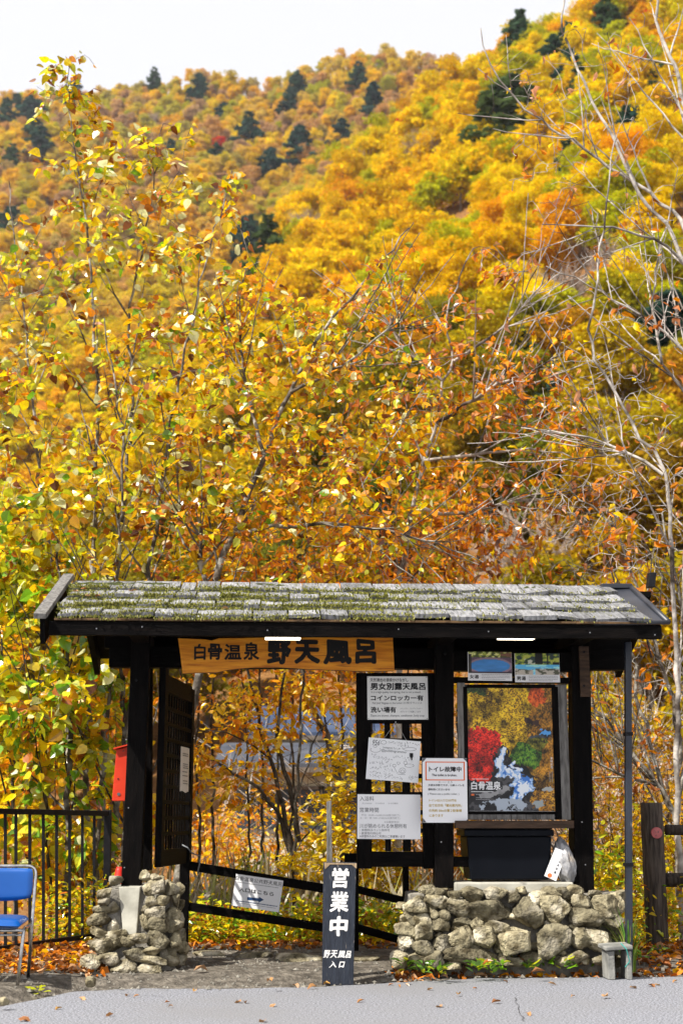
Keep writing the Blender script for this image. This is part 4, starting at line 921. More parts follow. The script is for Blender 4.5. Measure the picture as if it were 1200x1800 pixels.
# ================================================================== notices
bd = Board('notice_board', 'white plastic notice with large bold black characters, topmost on the door', 'notice', (645, 1189), (751, 1189), (645, 1265), V0 - .006, .004, 'paper_grey')
bd.text('天然湧出の源泉かけながし', 650, 1192, 717, 1198.5, bold=.012); bd.text('男女別露天風呂', 650.5, 1200, 747, 1213, bold=.035)
bd.text('It is a high quality hot spring, that is not a mixed .', 652, 1215, 740, 1219.5, 'ink_grey'); bd.text('コインロッカー有', 651, 1222, 743, 1232, bold=.03)
bd.text('Put your baggage in the locker 3ヶ所/クランンス', 654, 1233.5, 740, 1238.5, 'ink_grey'); bd.text('洗い場有', 650.5, 1242.5, 695, 1253, bold=.03)
bd.text('シャンプー、コンディショナー', 702, 1244, 741, 1247, 'ink_grey'); bd.text('ボディソープ 設置してます', 702, 1249.5, 738, 1252.8, 'ink_grey'); bd.text('There are shower, shampoo, conditioner, body soap', 650, 1256, 744, 1261, 'ink_grey')
for x, y in ((646.5, 1190.5), (749, 1190.5), (646.5, 1263), (749, 1263)): bd.rect(x - .8, y - .8, x + .8, y + .8, 'ink_light', 'tack')

wb = Board('whiteboard', 'small tilted whiteboard covered in handwriting, hung on a string', 'whiteboard', (648, 1296), (739, 1303.5), (643, 1369), V0 - .03, .012, 'whiteboard')
def scribble(x0, x1, y, h, seed, slope=.08):
    r_ = random.Random(seed); out, x = [], x0
    while x < x1:
        w = h * r_.uniform(.5, .9); cx, cy_ = x + w / 2, y + (x - x0) * slope
        for _ in range(r_.choice([2, 3])):
            p = [(cx + r_.uniform(-.5, .5) * w, cy_ + r_.uniform(-.5, .5) * h)]
            for __ in range(2): p.append((p[-1][0] + r_.uniform(-.5, .5) * w, p[-1][1] + r_.uniform(-.5, .5) * h))
            out.append(p)
        x += w * 1.25
    return out
def ring(cx, cy_, rx, ry, n=16, a0=0, a1=6.283): return [(cx + rx * math.cos(a0 + (a1 - a0) * k / n), cy_ + ry * math.sin(a0 + (a1 - a0) * k / n)) for k in range(n + 1)]
wb.text('956', 653, 1300.5, 667, 1310, 'ink_grey', slant=.2, name='handwriting'); wb.text('@puddingrammer', 670, 1318, 715, 1324, 'ink_grey', name='handwriting'); wb.text('Instagram', 673, 1312.5, 690, 1317, 'ink_grey', name='handwriting')
for rg4 in (ring(674, 1305, 5, 3.2), ring(660, 1318, 9, 4.5, 14, -.6, 3.8), ring(659, 1312, 3, 2), ring(720, 1317, 11, 3, 20)): wb.stroke([rg4], .5, 'ink_grey', 'doodle')
ln = []
for k, (x0, x1, y, h) in enumerate([(682, 735, 1304.5, 3.4), (698, 716, 1309.5, 3.2), (690, 708, 1315, 2.6), (652, 660, 1326, 2.6), (654, 676, 1331, 4), (676, 690, 1335, 4), (690, 720, 1331, 3.6), (650, 666, 1340, 4), (666, 685, 1341, 4.5), (667, 685, 1346, 4.5), (650, 664, 1350, 4), (650, 668, 1357, 3.6), (650, 672, 1363.5, 3.6), (675, 690, 1354, 4), (675, 690, 1361, 3), (675, 706, 1365.5, 3.5), (718, 733, 1365, 3.2), (718, 724, 1369, 3)]): ln += scribble(x0, x1, y, h, 50 + k)
wb.stroke(ln, .42, 'ink_grey')
for st4 in [ring(707, 1355, 5.5, 5), ring(707, 1356, 3, 2.6), [(701.5, 1356), (698, 1360), (694, 1352), (692, 1348)], ring(692.5, 1346, 3, 2.4), [(699, 1361), (712, 1362)], [(699.5, 1345), (697, 1341), (698.5, 1339), (700, 1341), (702, 1339.5), (703, 1342), (699.5, 1345)], ring(712, 1341, 3, 3), ring(719, 1346, 8, 3)]: wb.stroke([st4], .5, 'ink_grey', 'doodle')
wb.poly([(719.5, 1324), (725.5, 1324), (725.5, 1330), (724, 1333), (724, 1336.5), (721.8, 1336.5), (721.8, 1333), (719.5, 1330)], 'ink', 'marker_cap', .006)
wb.poly([(721.9, 1336.5), (723.7, 1336.5), (723.9, 1356), (721.9, 1356)], 'white_print', 'marker_barrel', .006)
hk = GP(695, 1269, V0 - .02); h1, h2 = GP(676, 1296.5, V0 - .03), GP(714, 1301.5, V0 - .03)
hs = thing('hanging_string', 'thin pale string holding up the whiteboard', 'string', hk); MB().tube([h1, hk], .0012, 5).tube([hk, h2], .0012, 5).build('string', 'wire_white', hs)
MB().tube([(hk.x, hk.y - .01, hk.z), (hk.x, V0 + .004, hk.z)], .003, 6).build('nail', 'tack', hs)

pr = Board('notice_sheet', 'laminated white price and opening-hours sheet low on the door', 'notice', (628, 1396), (738.5, 1397), (627.5, 1474.5), V0 - .010, .004, 'paper')
for s_, x0, y0, x1, y1, c, bo in [('入浴料', 632, 1399.5, 657, 1408, 'ink_grey', .005), ('大人¥520', 636, 1410.5, 653, 1413.8, 'ink_light', 0), ('小人¥310', 659, 1410.5, 675, 1413.8, 'ink_light', 0), ('0~2才無料', 682, 1410.8, 699, 1413.8, 'ink_light', 0), ('営業時間', 632, 1419.5, 665, 1428, 'ink_grey', .005), ('平日  10:00~16:00(15:30受付終了)', 634.5, 1431.2, 702, 1435.5, 'ink_light', 0), ('土・日・祝  9:00~17:00(16:30受付終了)', 632.5, 1436.3, 702, 1440.5, 'ink_light', 0), ('※火曜定休日', 675, 1443, 700, 1447, 'ink_light', 0), ('川が眺められる休憩所有', 632, 1448, 714, 1456, 'ink_grey', .004), ('・休憩所はペット同伴可', 632, 1457, 684, 1461.5, 'ink_grey', 0), ('・飲食物の持込可', 632, 1462.5, 669, 1467, 'ink_grey', 0), ('※休憩所のみのご利用はご遠慮願います', 632, 1467.8, 711, 1472.5, 'ink_grey', 0)]:
    pr.text(s_, x0, y0, x1, y1, c, bo)

tb = Board('notice_sheet', 'white broken-toilet notice with an orange box and gold lines, on the middle post', 'notice', (742, 1332.5), (820, 1333), (745, 1446), -.012, .006, 'paper')
for pts in [[(742.3, 1332.8), (749, 1332.8), (742.5, 1340)], [(820, 1333.2), (813.5, 1333.2), (820.2, 1340)], [(745, 1445.6), (745, 1438), (751, 1445.6)], [(823.5, 1446), (817.5, 1446), (823.3, 1439)]]: tb.poly(pts, 'ink_grey', 'corner_mount')
for r4 in [(748, 1339, 815, 1340.4), (749, 1370.6, 816, 1372), (748, 1339, 749.3, 1372), (815, 1339, 816.3, 1372)]: tb.rect(*r4, 'ink_orange', 'printed_border')
for s_, x0, y0, x1, y1, c, bo in [('トイレ故障中', 754, 1347.5, 810.5, 1357, 'ink', .03), ('The toilet is broken.', 759, 1360.5, 803, 1364.8, 'ink', .02), ('←― 2.5', 771, 1373, 795, 1376.8, 'ink_light', 0), ('大変お手数ですが、公衆トイレを', 753, 1378.5, 816, 1382.5, 'ink', .016), ('御利用くださいませ', 753, 1386, 791, 1390, 'ink', .016), ('( Please use a public toilet. )', 753, 1394, 807, 1398.5, 'ink', .006), ('トイレは入り口の門を', 755, 1405, 803, 1409.5, 'ink_gold', .016), ('出て右方向「観光案内所」', 755, 1413.5, 812, 1418.5, 'ink_gold', .016), ('の先約 50mの第２駐車場', 755, 1422.5, 812, 1427.5, 'ink_gold', .016), ('にあります', 756, 1431.5, 780, 1436, 'ink_gold', .016)]:
    tb.text(s_, x0, y0, x1, y1, c, bo)

es = Board('notice_sheet', 'crumpled white paper with a navy arrow, tied to the sloping fence', 'notice', (415, 1536), (498, 1548), (410, 1592), 1.135, .002, 'paper')
for s_, x0, y0, x1, y1, c, bo in [('白骨温泉公共野天風呂', 414, 1545, 496, 1552.5, 'ink', .006), ('入口はこちら', 421, 1564, 483, 1571.5, 'ink', .022)]:
    es.text(s_, x0, y0, x1, y1, c, bo)
es.fine(418, 1555, 490, 1556.4, seed=5); es.fine(418, 1587.5, 490, 1589.5, 'ink_blue', 6); es.fine(420, 1591.5, 488, 1592.6, seed=7)
es.poly([(437, 1577), (457, 1579.2), (457, 1576.6), (466, 1582), (457, 1587), (457, 1584.4), (437, 1582.2)][::-1], 'ink_blue', 'printed_arrow')

dl = bpy.data.objects.new('door_notice', None)
a0, a1_, zt, zl = .62, .97, 1.62, 1.28
me = bpy.data.meshes.new('door_notice')
K = 8; vs, fs = [], []
for i in range(K + 1):
    a = a0 + (a1_ - a0) * i / K; bw = -.028 - .004 * math.sin(i / K * 3.14)
    vs += [(a, bw, zt + .005), (a, bw, zl + .006 * math.sin(i))]
for i in range(K): fs.append((2 * i + 1, 2 * i + 3, 2 * i + 2, 2 * i))
me.from_pydata(vs, [], fs); me.materials.append(MATS['paper_grey'])
dn = link(bpy.data.objects.new('door_notice', me)); dn.matrix_world = GM @ Matrix.Translation(ORG[gate]) @ Matrix.Translation(leaf_l.location) @ Matrix.Rotation(leaf_l.rotation_euler.z, 4, 'Z')
tag(dn, 'narrow-looking paper notice pinned to the open door leaf', 'notice')
lines_v, lines_f = [], []
r_ = random.Random(3)
for z in (1.57, 1.555, 1.49, 1.475, 1.46, 1.43, 1.40, 1.36, 1.34):
    aa = a0 + .05 + r_.uniform(0, .05)
    while aa < a1_ - .08:
        w = r_.uniform(.01, .03); k = len(lines_v); bw = -.0335; lines_v += [(aa, bw, z), (aa + w, bw, z), (aa + w, bw, z + .008), (aa, bw, z + .008)]; lines_f.append((k, k + 1, k + 2, k + 3)); aa += w + .012
me = bpy.data.meshes.new('lettering'); me.from_pydata(lines_v, [], lines_f); me.materials.append(MATS['ink_grey']); obj('lettering', me, dn)

# the two bath photographs
def bath_a(x, y):
    g = fbm(x * 14, y * 14, 2); c = np.empty(x.shape + (3,)); c[:] = (.06, .08, .02)
    c[g > .5] = (.30, .34, .04); c[g > .6] = (.62, .62, .25)
    deck = (y > .30) & (x > .62); c[(y < .32) & (x > .74) & (vnoise(x * 3, y * 30, 4) > .5)] = (.18, .08, .05)
    rim = ((x - .5) / .52) ** 2 + ((y - .66) / .40) ** 2 < 1; c[y > .27] = (.10, .06, .09); c[rim] = (.24, .16, .20)
    pool = ((x - .5) / .46) ** 2 + ((y - .66) / .32) ** 2 < 1; f = (.5 + .5 * fbm(x * 4, y * 9, 6))[..., None]; c[pool] = (np.array([.05, .25, .62]) * f)[pool]
    c[(y > .93)] = (.03, .02, .03); c[(x < .07) & (y > .1)] = (.02, .02, .02); return np.clip(c * 1.5, 0, 1)
def bath_b(x, y):
    g = fbm(x * 12, y * 12, 8); c = np.empty(x.shape + (3,)); c[:] = (.03, .05, .05); c[g > .45] = (.14, .22, .03); c[g > .58] = (.42, .44, .08)
    c[(x > .45) & (x < .62) & (y < .5)] = (.01, .01, .01); c[(x > .72) & (x < .76)] = (.01, .01, .012); c[(x > .85) & (y > .4)] = (.015, .012, .012); c[(x > .22) & (x < .45) & (y > .25) & (y < .5) & (g > .5)] = (.5, .5, .42)
    c[y > .53] = (.10, .42, .72); c[(y > .53) & (fbm(x * 5, y * 12, 3) > .56)] = (.32, .66, .85)
    rock = (y > .78 - .12 * np.abs(x - .3) * 2 + .1 * (g - .5)) & (x < .4) | (y > .72 + .1 * (g - .5)) & (x > .45); c[rock] = (.42, .38, .32); c[rock & (g < .47)] = (.08, .08, .05); return np.clip(c * 1.5, 0, 1)
for nm, tl, tr, bl, fn, cap_, lab in [('bath_photo', (821.5, 1146), (898.5, 1147), (820.5, 1196), bath_a, '女湯', 'photo of a round blue pool under the eave, the one nearer the middle post'), ('bath_photo', (903.5, 1148.5), (982, 1149), (903, 1199), bath_b, '男湯', 'photo of a milky blue pool with pale rocks, under the eave')]:
    f_ = Board(nm, lab, 'photograph', tl, tr, bl, -.004, .004, 'paper')
    ys = tl[1] + (bl[1] - tl[1]) * .74; f_.picture(tl[0] + .3, tl[1] + .3, tr[0] - .3, ys, fn, 64, 34)
    f_.text(cap_, bl[0] + 3, ys + 3, bl[0] + 19, bl[1] - 3, 'ink', .02, wob=.04)
    for k in range(4): f_.fine(bl[0] + 24, ys + 2.2 + k * 2.7, tr[0] - 4 - 9 * (k == 3), ys + 3.4 + k * 2.7, seed=k)

# poster in its weathered frame
pf = thing('poster_frame', 'weathered grey board frame holding the autumn poster', 'frame', GP(900, 1440, .02))
def pbox(name, x0, x1, y0, y1, v0, v1, m, bevel=.003):
    a, b_ = GP(x0, y1, v0), GP(x1, y0, v0); return MB().box(a.x, b_.x, v0, v1, a.z, b_.z).build(name, m, pf, bevel=bevel)
for k in range(5): pbox('back_board', 808 + k * 37.6, 808 + (k + 1) * 37.6 - 1, 1203, 1441, .030, .048, 'grey_wood')
pbox('side_strip', 976, 980, 1207, 1441, .003, .028, 'dark_wood'); pbox('side_strip', 817, 820, 1207, 1430, .003, .028, 'dark_wood'); pbox('top_strip', 821, 975.5, 1203.5, 1209, .003, .028, 'dark_wood_h'); pbox('bottom_strip', 821, 975.5, 1427, 1431, .003, .028, 'dark_wood_h')
pbox('side_board', 981, 995, 1204, 1441, .004, .029, 'grey_wood'); pbox('side_board', 807, 816.5, 1200, 1441, .004, .029, 'grey_wood')
pbox('ledge', 800, 1008, 1442.5, 1456, -.045, .029, 'brown_wood')
for k in range(6): pbox('sill_board', 822 + k * 25.5, 822 + (k + 1) * 25.5 - .8, 1431.5, 1441, .010, .028, 'grey_wood')
def poster_pic(x, y):
    y = y * 1.36; X0, Y0 = x, y; x, y = x + .16 * (fbm(x * 6, y * 6, 61, 4) - .5), y + .16 * (fbm(x * 6, y * 6, 71, 4) - .5)
    x, y = x + .03 * (vnoise(X0 * 50, Y0 * 50, 81) - .5), y + .03 * (vnoise(X0 * 50, Y0 * 50, 91) - .5)
    g = fbm(x * 16, y * 16, 1, 4); g2 = fbm(x * 34, y * 34, 5, 3); big = fbm(x * 4, y * 4, 12, 3)
    c = np.empty(x.shape + (3,)); c[:] = (.10, .06, .015)
    def put(mask, col): c[mask] = np.array(col)
    def leaf(mask, cols, sd):
        gg = .45 * vnoise(X0 * 100, Y0 * 90, sd) + .30 * fbm(X0 * 45, Y0 * 40, sd, 2) + .25 * fbm(X0 * 12, Y0 * 12, sd + 3, 2); t = np.clip((gg - .26) / .42, 0, .999) * 3
        st_ = np.array([(.03, .018, .008)] + list(cols)); k = t.astype(int); f = (t - k)[..., None]; cc = st_[k] * (1 - f) + st_[k + 1] * f; c[mask] = cc[mask]
    leaf(big > -1, [(.16, .09, .015), (.34, .17, .02), (.50, .26, .02)], 3)
    right = x > .72 + .1 * (big - .5); leaf(right, [(.12, .07, .01), (.36, .14, .012), (.55, .26, .02)], 7)
    yel = (y < .46 + .45 * (big - .5) + .22 * np.sin(x * 4.2) * (x < .75)) & (x < .72 + .2 * (big - .5)); leaf(yel, [(.22, .12, .01), (.62, .36, .01), (.78, .52, .02)], 21)
    leaf((y < .10) & (x < .2), [(.02, .05, .01), (.05, .10, .015), (.14, .18, .02)], 5)
    leaf(((x - .78) ** 2 + (y - .10) ** 2 < .012), [(.40, .05, .01), (.62, .09, .01), (.7, .14, .02)], 9)
    leaf((np.hypot(x - .66, (y - .72) * 1.2) < .15 + .1 * (big - .5)), [(.015, .05, .01), (.05, .16, .015), (.14, .26, .02)], 11)
    leaf((np.hypot(x - .78, (y - .60)) < .10), [(.06, .08, .01), (.20, .18, .015), (.34, .30, .02)], 15)
    red = (y > .46 + .25 * np.maximum(0, x - .12)) & (y < 1.02) & (x < .30 + .12 * (big - .3)); leaf(red, [(.30, .01, .008), (.60, .018, .01), (.74, .04, .02)], 31)
    rockm = ((y > .62 + .9 * np.abs(x - .36)) & (x > .27) & (x < .72) & (y > .60)) | ((y > 1.02) & (x < .80)); put(rockm, (.012, .012, .014)); put(rockm & (g > .58), (.05, .048, .05))
    leaf((x > .72) & (y > .92) & (y < 1.30), [(.10, .05, .01), (.40, .17, .015), (.58, .32, .02)], 17)
    hut = (np.abs(x - .74) < .07) & (np.abs(y - .36 - .3 * (x - .74)) < .035); put(hut, (.07, .03, .02)); pool = ((x - .83) / .07) ** 2 + ((y - .49) / .04) ** 2 < 1; put(pool, (.10, .38, .80)); put(((x - .80) / .10) ** 2 + ((y - .53) / .025) ** 2 < 1, (.06, .07, .08))
    def stream(x0, y0, x1, y1, w0, w1, s_):
        t_ = np.clip(((y - y0) / (y1 - y0)), 0, 1); xc = x0 + (x1 - x0) * t_ + .03 * np.sin(t_ * 9 + s_); w = w0 + (w1 - w0) * t_
        d = np.abs(x - xc) / w; msk = (d < 1 + .5 * (g - .5)) & (y > y0) & (y < y1); f = fbm(x * 30, y * 7, 40 + s_, 3); put(msk, (.05, .20, .62)); put(msk & (f > .44), (.32, .52, .85)); put(msk & (f > .54) & (d < .8), (.85, .90, .95))
    stream(.34, .66, .42, .98, .03, .09, 1); stream(.52, .78, .55, .95, .015, .05, 2); stream(.46, .88, .66, 1.10, .06, .11, 3); stream(.62, 1.04, .58, 1.30, .11, .05, 4)
    put(np.hypot(x - .62, y - .98) < .022, (.03, .03, .04)); put((y > 1.24) & (x > .1) & (x < .66) & (fbm(x * 9, y * 20, 3) > .56), (.42, .48, .55))
    hz = (np.abs(y - (1.12 + .25 * np.abs(x - .42))) < .03 + .02 * (g - .5)) & (x < .5) & (x > .14); c[hz] = c[hz] * .4 + .20; put((np.hypot((x - .86) / 2.3, y - 1.13) < .03), (.42, .44, .42)); put((np.hypot((x - .80) / 2.6, y - 1.28) < .028), (.34, .38, .38))
    k_ = np.clip(-.75 + 3.5 * fbm(X0 * 10, Y0 * 10, 55, 4), .22, 1.5); k_ = np.where((c[..., 2] > .3), 1, k_); return np.clip(c * k_[..., None] * .95, 0, 1)
po = Board('autumn_poster', 'glossy poster of a stream, red maple and yellow autumn leaves', 'poster', (821.5, 1209.5), (974.5, 1211), (822.5, 1425.5), .012, .002, 'paper')
po.picture(821.8, 1209.8, 974.2, 1425.2, poster_pic, 230, 330)
po.text('白骨温泉', 826, 1374, 877, 1389, 'white_print', .02, wob=.03); po.fine(826, 1391.5, 864, 1392.9, 'white_print', 2); po.fine(827, 1369.5, 857, 1370.7, 'white_print', 3)
po.rect(826, 1396, 831, 1399, 'ink_orange', 'printed_mark'); 
for k, (y, x1) in enumerate([(1396.5, 848), (1402, 852), (1405, 858)]): po.fine(834, y, x1, y + 1.3, 'ink_light', k)
for k, ch in enumerate('美味記憶'): po.text(ch, 964, 1332 + k * 5.2, 968, 1336.5 + k * 5.2, 'white_print')
for x in (962, 966, 970): po.rect(x, 1357, x + .7, 1376, 'ink_light', 'printed_column')

# ================================================================== black bin, leaflet, plastic bag
bx = thing('storage_bin', 'large black plastic storage bin on the stone wall under the poster', 'bin', (1.25, .2, GP(890, 1548, .0).z))
a, b_ = GP(824, 1547, .02), GP(965, 1470, .02)
MB().hexa([(a.x + .01, .02, a.z), (b_.x - .01, .02, a.z), (b_.x - .01, .36, a.z), (a.x + .01, .36, a.z)], [(a.x - .015, -.0, b_.z), (b_.x + .015, 0, b_.z), (b_.x + .015, .38, b_.z), (a.x - .015, .38, b_.z)]).build('body', 'black_plastic', bx, bevel=.012)
c = GP(815, 1470, .0); d = GP(972, 1458, 0)
MB().box(c.x, d.x, -.02, .40, c.z + .001, d.z).build('rim', 'black_plastic', bx, bevel=.008)
MB().box(c.x + .01, d.x - .01, -.012, .392, d.z + .001, d.z + .012).build('lid', 'black_plastic', bx, bevel=.006)
lf = Board('leaflet', 'white leaflet with an orange spot tucked between bin and plastic bag', 'leaflet', (976, 1490), (996, 1499), (957, 1540), -.03, .012, 'paper')
for k, ch in enumerate('ほほえみの湯'): lf.text(ch, 986 - k * 2.7, 1500 + k * 6.2, 991 - k * 2.7, 1505 + k * 6.2, 'ink', .03)
lf.poly(ring(966, 1539, 4.0, 4.0, 18)[:-1][::-1], 'ink_orange', 'printed_spot')
import bmesh
bm = bmesh.new(); bmesh.ops.create_icosphere(bm, subdivisions=5, radius=1)
bc = GP(990, 1515, .10)
for v in bm.verts:
    p = v.co.copy(); n1 = mnoise.ridged_multi_fractal(p * 1.7 + Vector((3, 1, 7)), .9, 2.1, 4, 1, 2); w = 1 - .35 * max(0, p.z) ** 1.5
    p *= .80 + .13 * n1; p.z = max(p.z, -.78); v.co = Vector((p.x * .085 * w - .03 * p.z, p.y * .13 * w, p.z * .18))
me = bpy.data.meshes.new('plastic_bag'); bm.to_mesh(me); bm.free(); me.materials.append(MATS['bag_plastic']); me.polygons.foreach_set('use_smooth', [True] * len(me.polygons))
o = link(bpy.data.objects.new('plastic_bag', me)); o.matrix_world = GM @ Matrix.Translation(Vector((bc.x, .07, GP(990, 1552, .07).z + .145))); tag(o, 'crumpled translucent plastic bag beside the black bin', 'plastic bag')

# ================================================================== standing black board by the road
st = thing('standing_board', 'tall weathered black plank with white painted characters standing at the road edge', 'sign', GP(597, 1731, -.62))
qa = [GP(x, y, -.62) for x, y in ((566, 1731.5), (621, 1731.5), (627, 1517), (569, 1516))]
MB().hexa([qa[0], qa[1], qa[1] + Vector((0, .035, 0)), qa[0] + Vector((0, .035, 0))], [qa[3] + Vector((0, .06, 0)), qa[2] + Vector((0, .06, 0)), qa[2] + Vector((0, .095, 0)), qa[3] + Vector((0, .095, 0))]).build('plank', 'board_navy', st, bevel=.003)
def lean(py): return -.62 + .06 * (1731.5 - py) / 215 - .002
def board_text(ch, x0, y0, x1, y1, bold, wob):
    me, V = text_mesh(ch, bold, wob); lo, hi = V.min(0), V.max(0); A, B = GP(x0, y1, lean(y1)), GP(x1, y0, lean(y0)); f = (V[:, 1] - lo[1]) / (hi[1] - lo[1])
    co = np.stack([(V[:, 0] - lo[0]) / (hi[0] - lo[0]) * (B.x - A.x) + A.x + .01 * (f - .5), A.y + (B.y - A.y) * f - .001 - V[:, 2] * 4e-5, A.z + (B.z - A.z) * f], 1) - np.array(ORG[st])
    me.vertices.foreach_set('co', co.astype(np.float32).ravel()); me.materials.clear(); me.materials.append(MATS['ink_white']); me.update(); obj('lettering', me, st)
for a4 in [('営', 583, 1525, 613, 1561, .03, .05), ('業', 580, 1566, 613, 1603, .028, .05), ('中', 579, 1610, 611, 1646, .045, .04), ('野', 569, 1670, 580, 1684, .03, .03), ('天', 581, 1670, 593, 1684, .03, .03), ('風', 594, 1671, 607, 1684, .03, .03), ('呂', 608, 1671, 617, 1684, .04, .03), ('入', 579, 1689, 592, 1701, .03, .03), ('口', 596, 1690, 605, 1701, .045, .03)]: board_text(*a4)
wt = [GP(x, y, lean(y)) for x, y in ((569.5, 1516.5), (626.5, 1517.5), (626.3, 1527), (618, 1520), (580, 1519.5), (571, 1528))]
MB().add([(p.x, p.y - .0015, p.z) for p in wt], [tuple(range(6))]).build('worn_top', 'board_worn', st)
sp = thing('wooden_stake', 'thin weathered grey stake rising behind the standing black board', 'stake', GP(580, 1725, -.45))
MB().hexa([GP(575, 1715, -.45), GP(586, 1715, -.45), GP(586, 1715, -.45) + Vector((0, .04, 0)), GP(575, 1715, -.45) + Vector((0, .04, 0))], [GP(574, 1409, -.45), GP(582.5, 1407, -.45), GP(582.5, 1408, -.45) + Vector((0, .04, 0)), GP(574, 1409, -.45) + Vector((0, .04, 0))]).build('stake', 'grey_wood', sp, bevel=.003)

# ================================================================== handrail fence behind the opening
fe = thing('handrail_fence', 'black timber handrail sloping down behind the gate opening', 'fence', GP(324, 1675, 1.2))
def fpost(x0, x1, y0, y1, v): 
    a, b_ = GP(x0, y1, v), GP(x1, y0, v); MB().box(a.x, b_.x, v, v + .09, a.z, b_.z).build('post', 'dark_wood', fe, bevel=.006)
fpost(312, 334, 1487, 1690, 1.15); fpost(606, 630, 1500, 1720, 1.15); fpost(709, 718, 1500, 1600, 1.15)
for (x0, y0, x1, y1, hp_) in [(322, 1520, 618, 1570, 15), (322, 1592, 618, 1638, 14), (618, 1561, 716, 1585, 13), (618, 1628, 716, 1656, 13)]:
    MB().beam(GP(x0, y0, 1.19), GP(x1, y1, 1.19), .045, hp_ / 215.0).build('rail', 'dark_wood_h', fe, bevel=.004)
rp_ = thing('tie_rope', 'grey rope knotted round the fence post beside the open door', 'rope', GP(325, 1500, 1.13))
MB().tube([GP(318, 1484, 1.12), GP(330, 1490, 1.10), GP(338, 1500, 1.11), GP(352, 1505, 1.12), GP(351, 1518, 1.13), GP(347, 1536, 1.13)], .006, 6).build('rope', 'rope', rp_, smooth=True)

# ================================================================== black steel railing on the left
rl = thing('steel_railing', 'black steel railing with upright bars left of the stone pier', 'railing', at(190, 1640, 12.6), gate=False)
TA, TB = at(-90, 1424, 11.2), at(192, 1430, 12.7); BA, BB = at(-90, 1680, 11.2), at(192, 1641, 12.7)
MB().beam(TA, TB, .04, .045).build('top_rail', 'black_metal', rl, bevel=.004); MB().beam(BA, BB, .04, .04).build('bottom_rail', 'black_metal', rl, bevel=.004)
for k, x in enumerate([-66, -42, -20, 2, 20, 44, 68, 92, 116, 140, 163]):
    t_ = (x + 90) / 282; a, b_ = Vector(BA).lerp(Vector(BB), t_), Vector(TA).lerp(Vector(TB), t_); MB().beam(a, b_, .022, .022, up=(1, 0, 0)).build('baluster', 'black_metal', rl)
a, b_ = Vector(BB), Vector(TB); MB().beam(a + Vector((-.02, 0, -.12)), b_ + Vector((-.01, 0, .03)), .06, .06, up=(1, 0, 0)).build('post', 'black_metal', rl, bevel=.004)

# ================================================================== red box, cone, chair
rd = thing('red_box', 'weathered red metal box fixed behind the left gate post', 'box', GP(210, 1408, .18))
a, b_ = GP(197, 1408, .17), GP(229, 1318, .17)
MB().hexa([(a.x, .17, a.z), (b_.x, .17, a.z), (b_.x, .34, a.z), (a.x, .34, a.z)], [(a.x + .02, .17, b_.z), (b_.x, .17, b_.z + .03), (b_.x, .34, b_.z + .03), (a.x + .02, .34, b_.z)]).build('body', 'red_paint', rd, bevel=.004)
MB().hexa([(a.x + .0, .14, b_.z + .002), (b_.x, .14, b_.z + .034), (b_.x, .36, b_.z + .034), (a.x + .0, .36, b_.z + .002)], [(a.x + .0, .14, b_.z + .012), (b_.x, .14, b_.z + .044), (b_.x, .36, b_.z + .044), (a.x + .0, .36, b_.z + .012)]).build('lid', 'red_paint', rd)
p = GP(209, 1396, .17); MB().tube([(p.x, .166, p.z), (p.x, .172, p.z)], .012, 12).build('stamp', 'ink_grey', rd); p = GP(208, 1369, .17); MB().tube([(p.x, .166, p.z), (p.x, .172, p.z)], .006, 8).build('keyhole', 'ink', rd)
cn_p = at(205, 1686, 12.1); cn = thing('traffic_cone', 'red traffic cone half hidden behind the stone pier', 'traffic cone', cn_p, gate=False)
cx_, cy_2, cz_ = cn_p
MB().tube([(cx_, cy_2, cz_ + .03), (cx_, cy_2, cz_ + .05), (cx_, cy_2, cz_ + .70), (cx_, cy_2, cz_ + .73)], [.15, .14, .032, .022], 20).build('cone', 'cone_red', cn, smooth=True)
MB().box(cx_ - .21, cx_ + .21, cy_2 - .2, cy_2 + .2, cz_, cz_ + .032).build('base', 'rubber', cn, bevel=.012)

CY = 9.34
cf = at(7, 1750, CY); ch = thing('blue_chair', 'blue vinyl chair with chrome tube frame cut off by the picture edge', 'chair', (-2.235, CY + .2, 0), gate=False)
cx0 = -2.235; W2 = .222; yf, yb = CY - .02, CY + .42; SZ = .425
def tub(pts, r=.0115, name='frame_tube', m='chrome'): return MB().tube(pts, r, 10).build(name, m, ch, smooth=True)
def arc(pts, n=6):          # rounded corners
    out = [Vector(pts[0])]
    for i in range(1, len(pts) - 1):
        a, b_, c = Vector(pts[i - 1]), Vector(pts[i]), Vector(pts[i + 1]); d1, d2 = (a - b_), (c - b_); rr_ = min(.06, d1.length * .45, d2.length * .45); p0, p1 = b_ + d1.normalized() * rr_, b_ + d2.normalized() * rr_
        for k in range(n + 1): t_ = k / n; out.append(p0 * (1 - t_) ** 2 + b_ * 2 * t_ * (1 - t_) + p1 * t_ ** 2)
    return out + [Vector(pts[-1])]
GZC = -.0
tub(arc([(cx0 - W2 + .02, yb - .02, .0), (cx0 - W2, yb - .10, SZ - .01), (cx0 - W2, yb, .765), (cx0 + W2, yb, .765), (cx0 + W2, yb - .10, SZ - .01), (cx0 + W2 - .02, yb - .02, .045)]), name='back_frame')
for sg in (-1, 1):
    tub(arc([(cx0 + sg * (W2 - .035), yf - .02, .0), (cx0 + sg * (W2 - .015), yf + .05, SZ - .035), (cx0 + sg * (W2 - .012), yb - .09, SZ - .03)]), name='leg')
tub([(cx0 - W2 + .02, yf + .05, SZ - .045), (cx0 + W2 - .02, yf + .05, SZ - .045)], name='cross_bar'); tub([(cx0 - W2 + .02, yf + .09, SZ - .075), (cx0 + W2 - .02, yf + .09, SZ - .075)], .009, name='cross_bar')
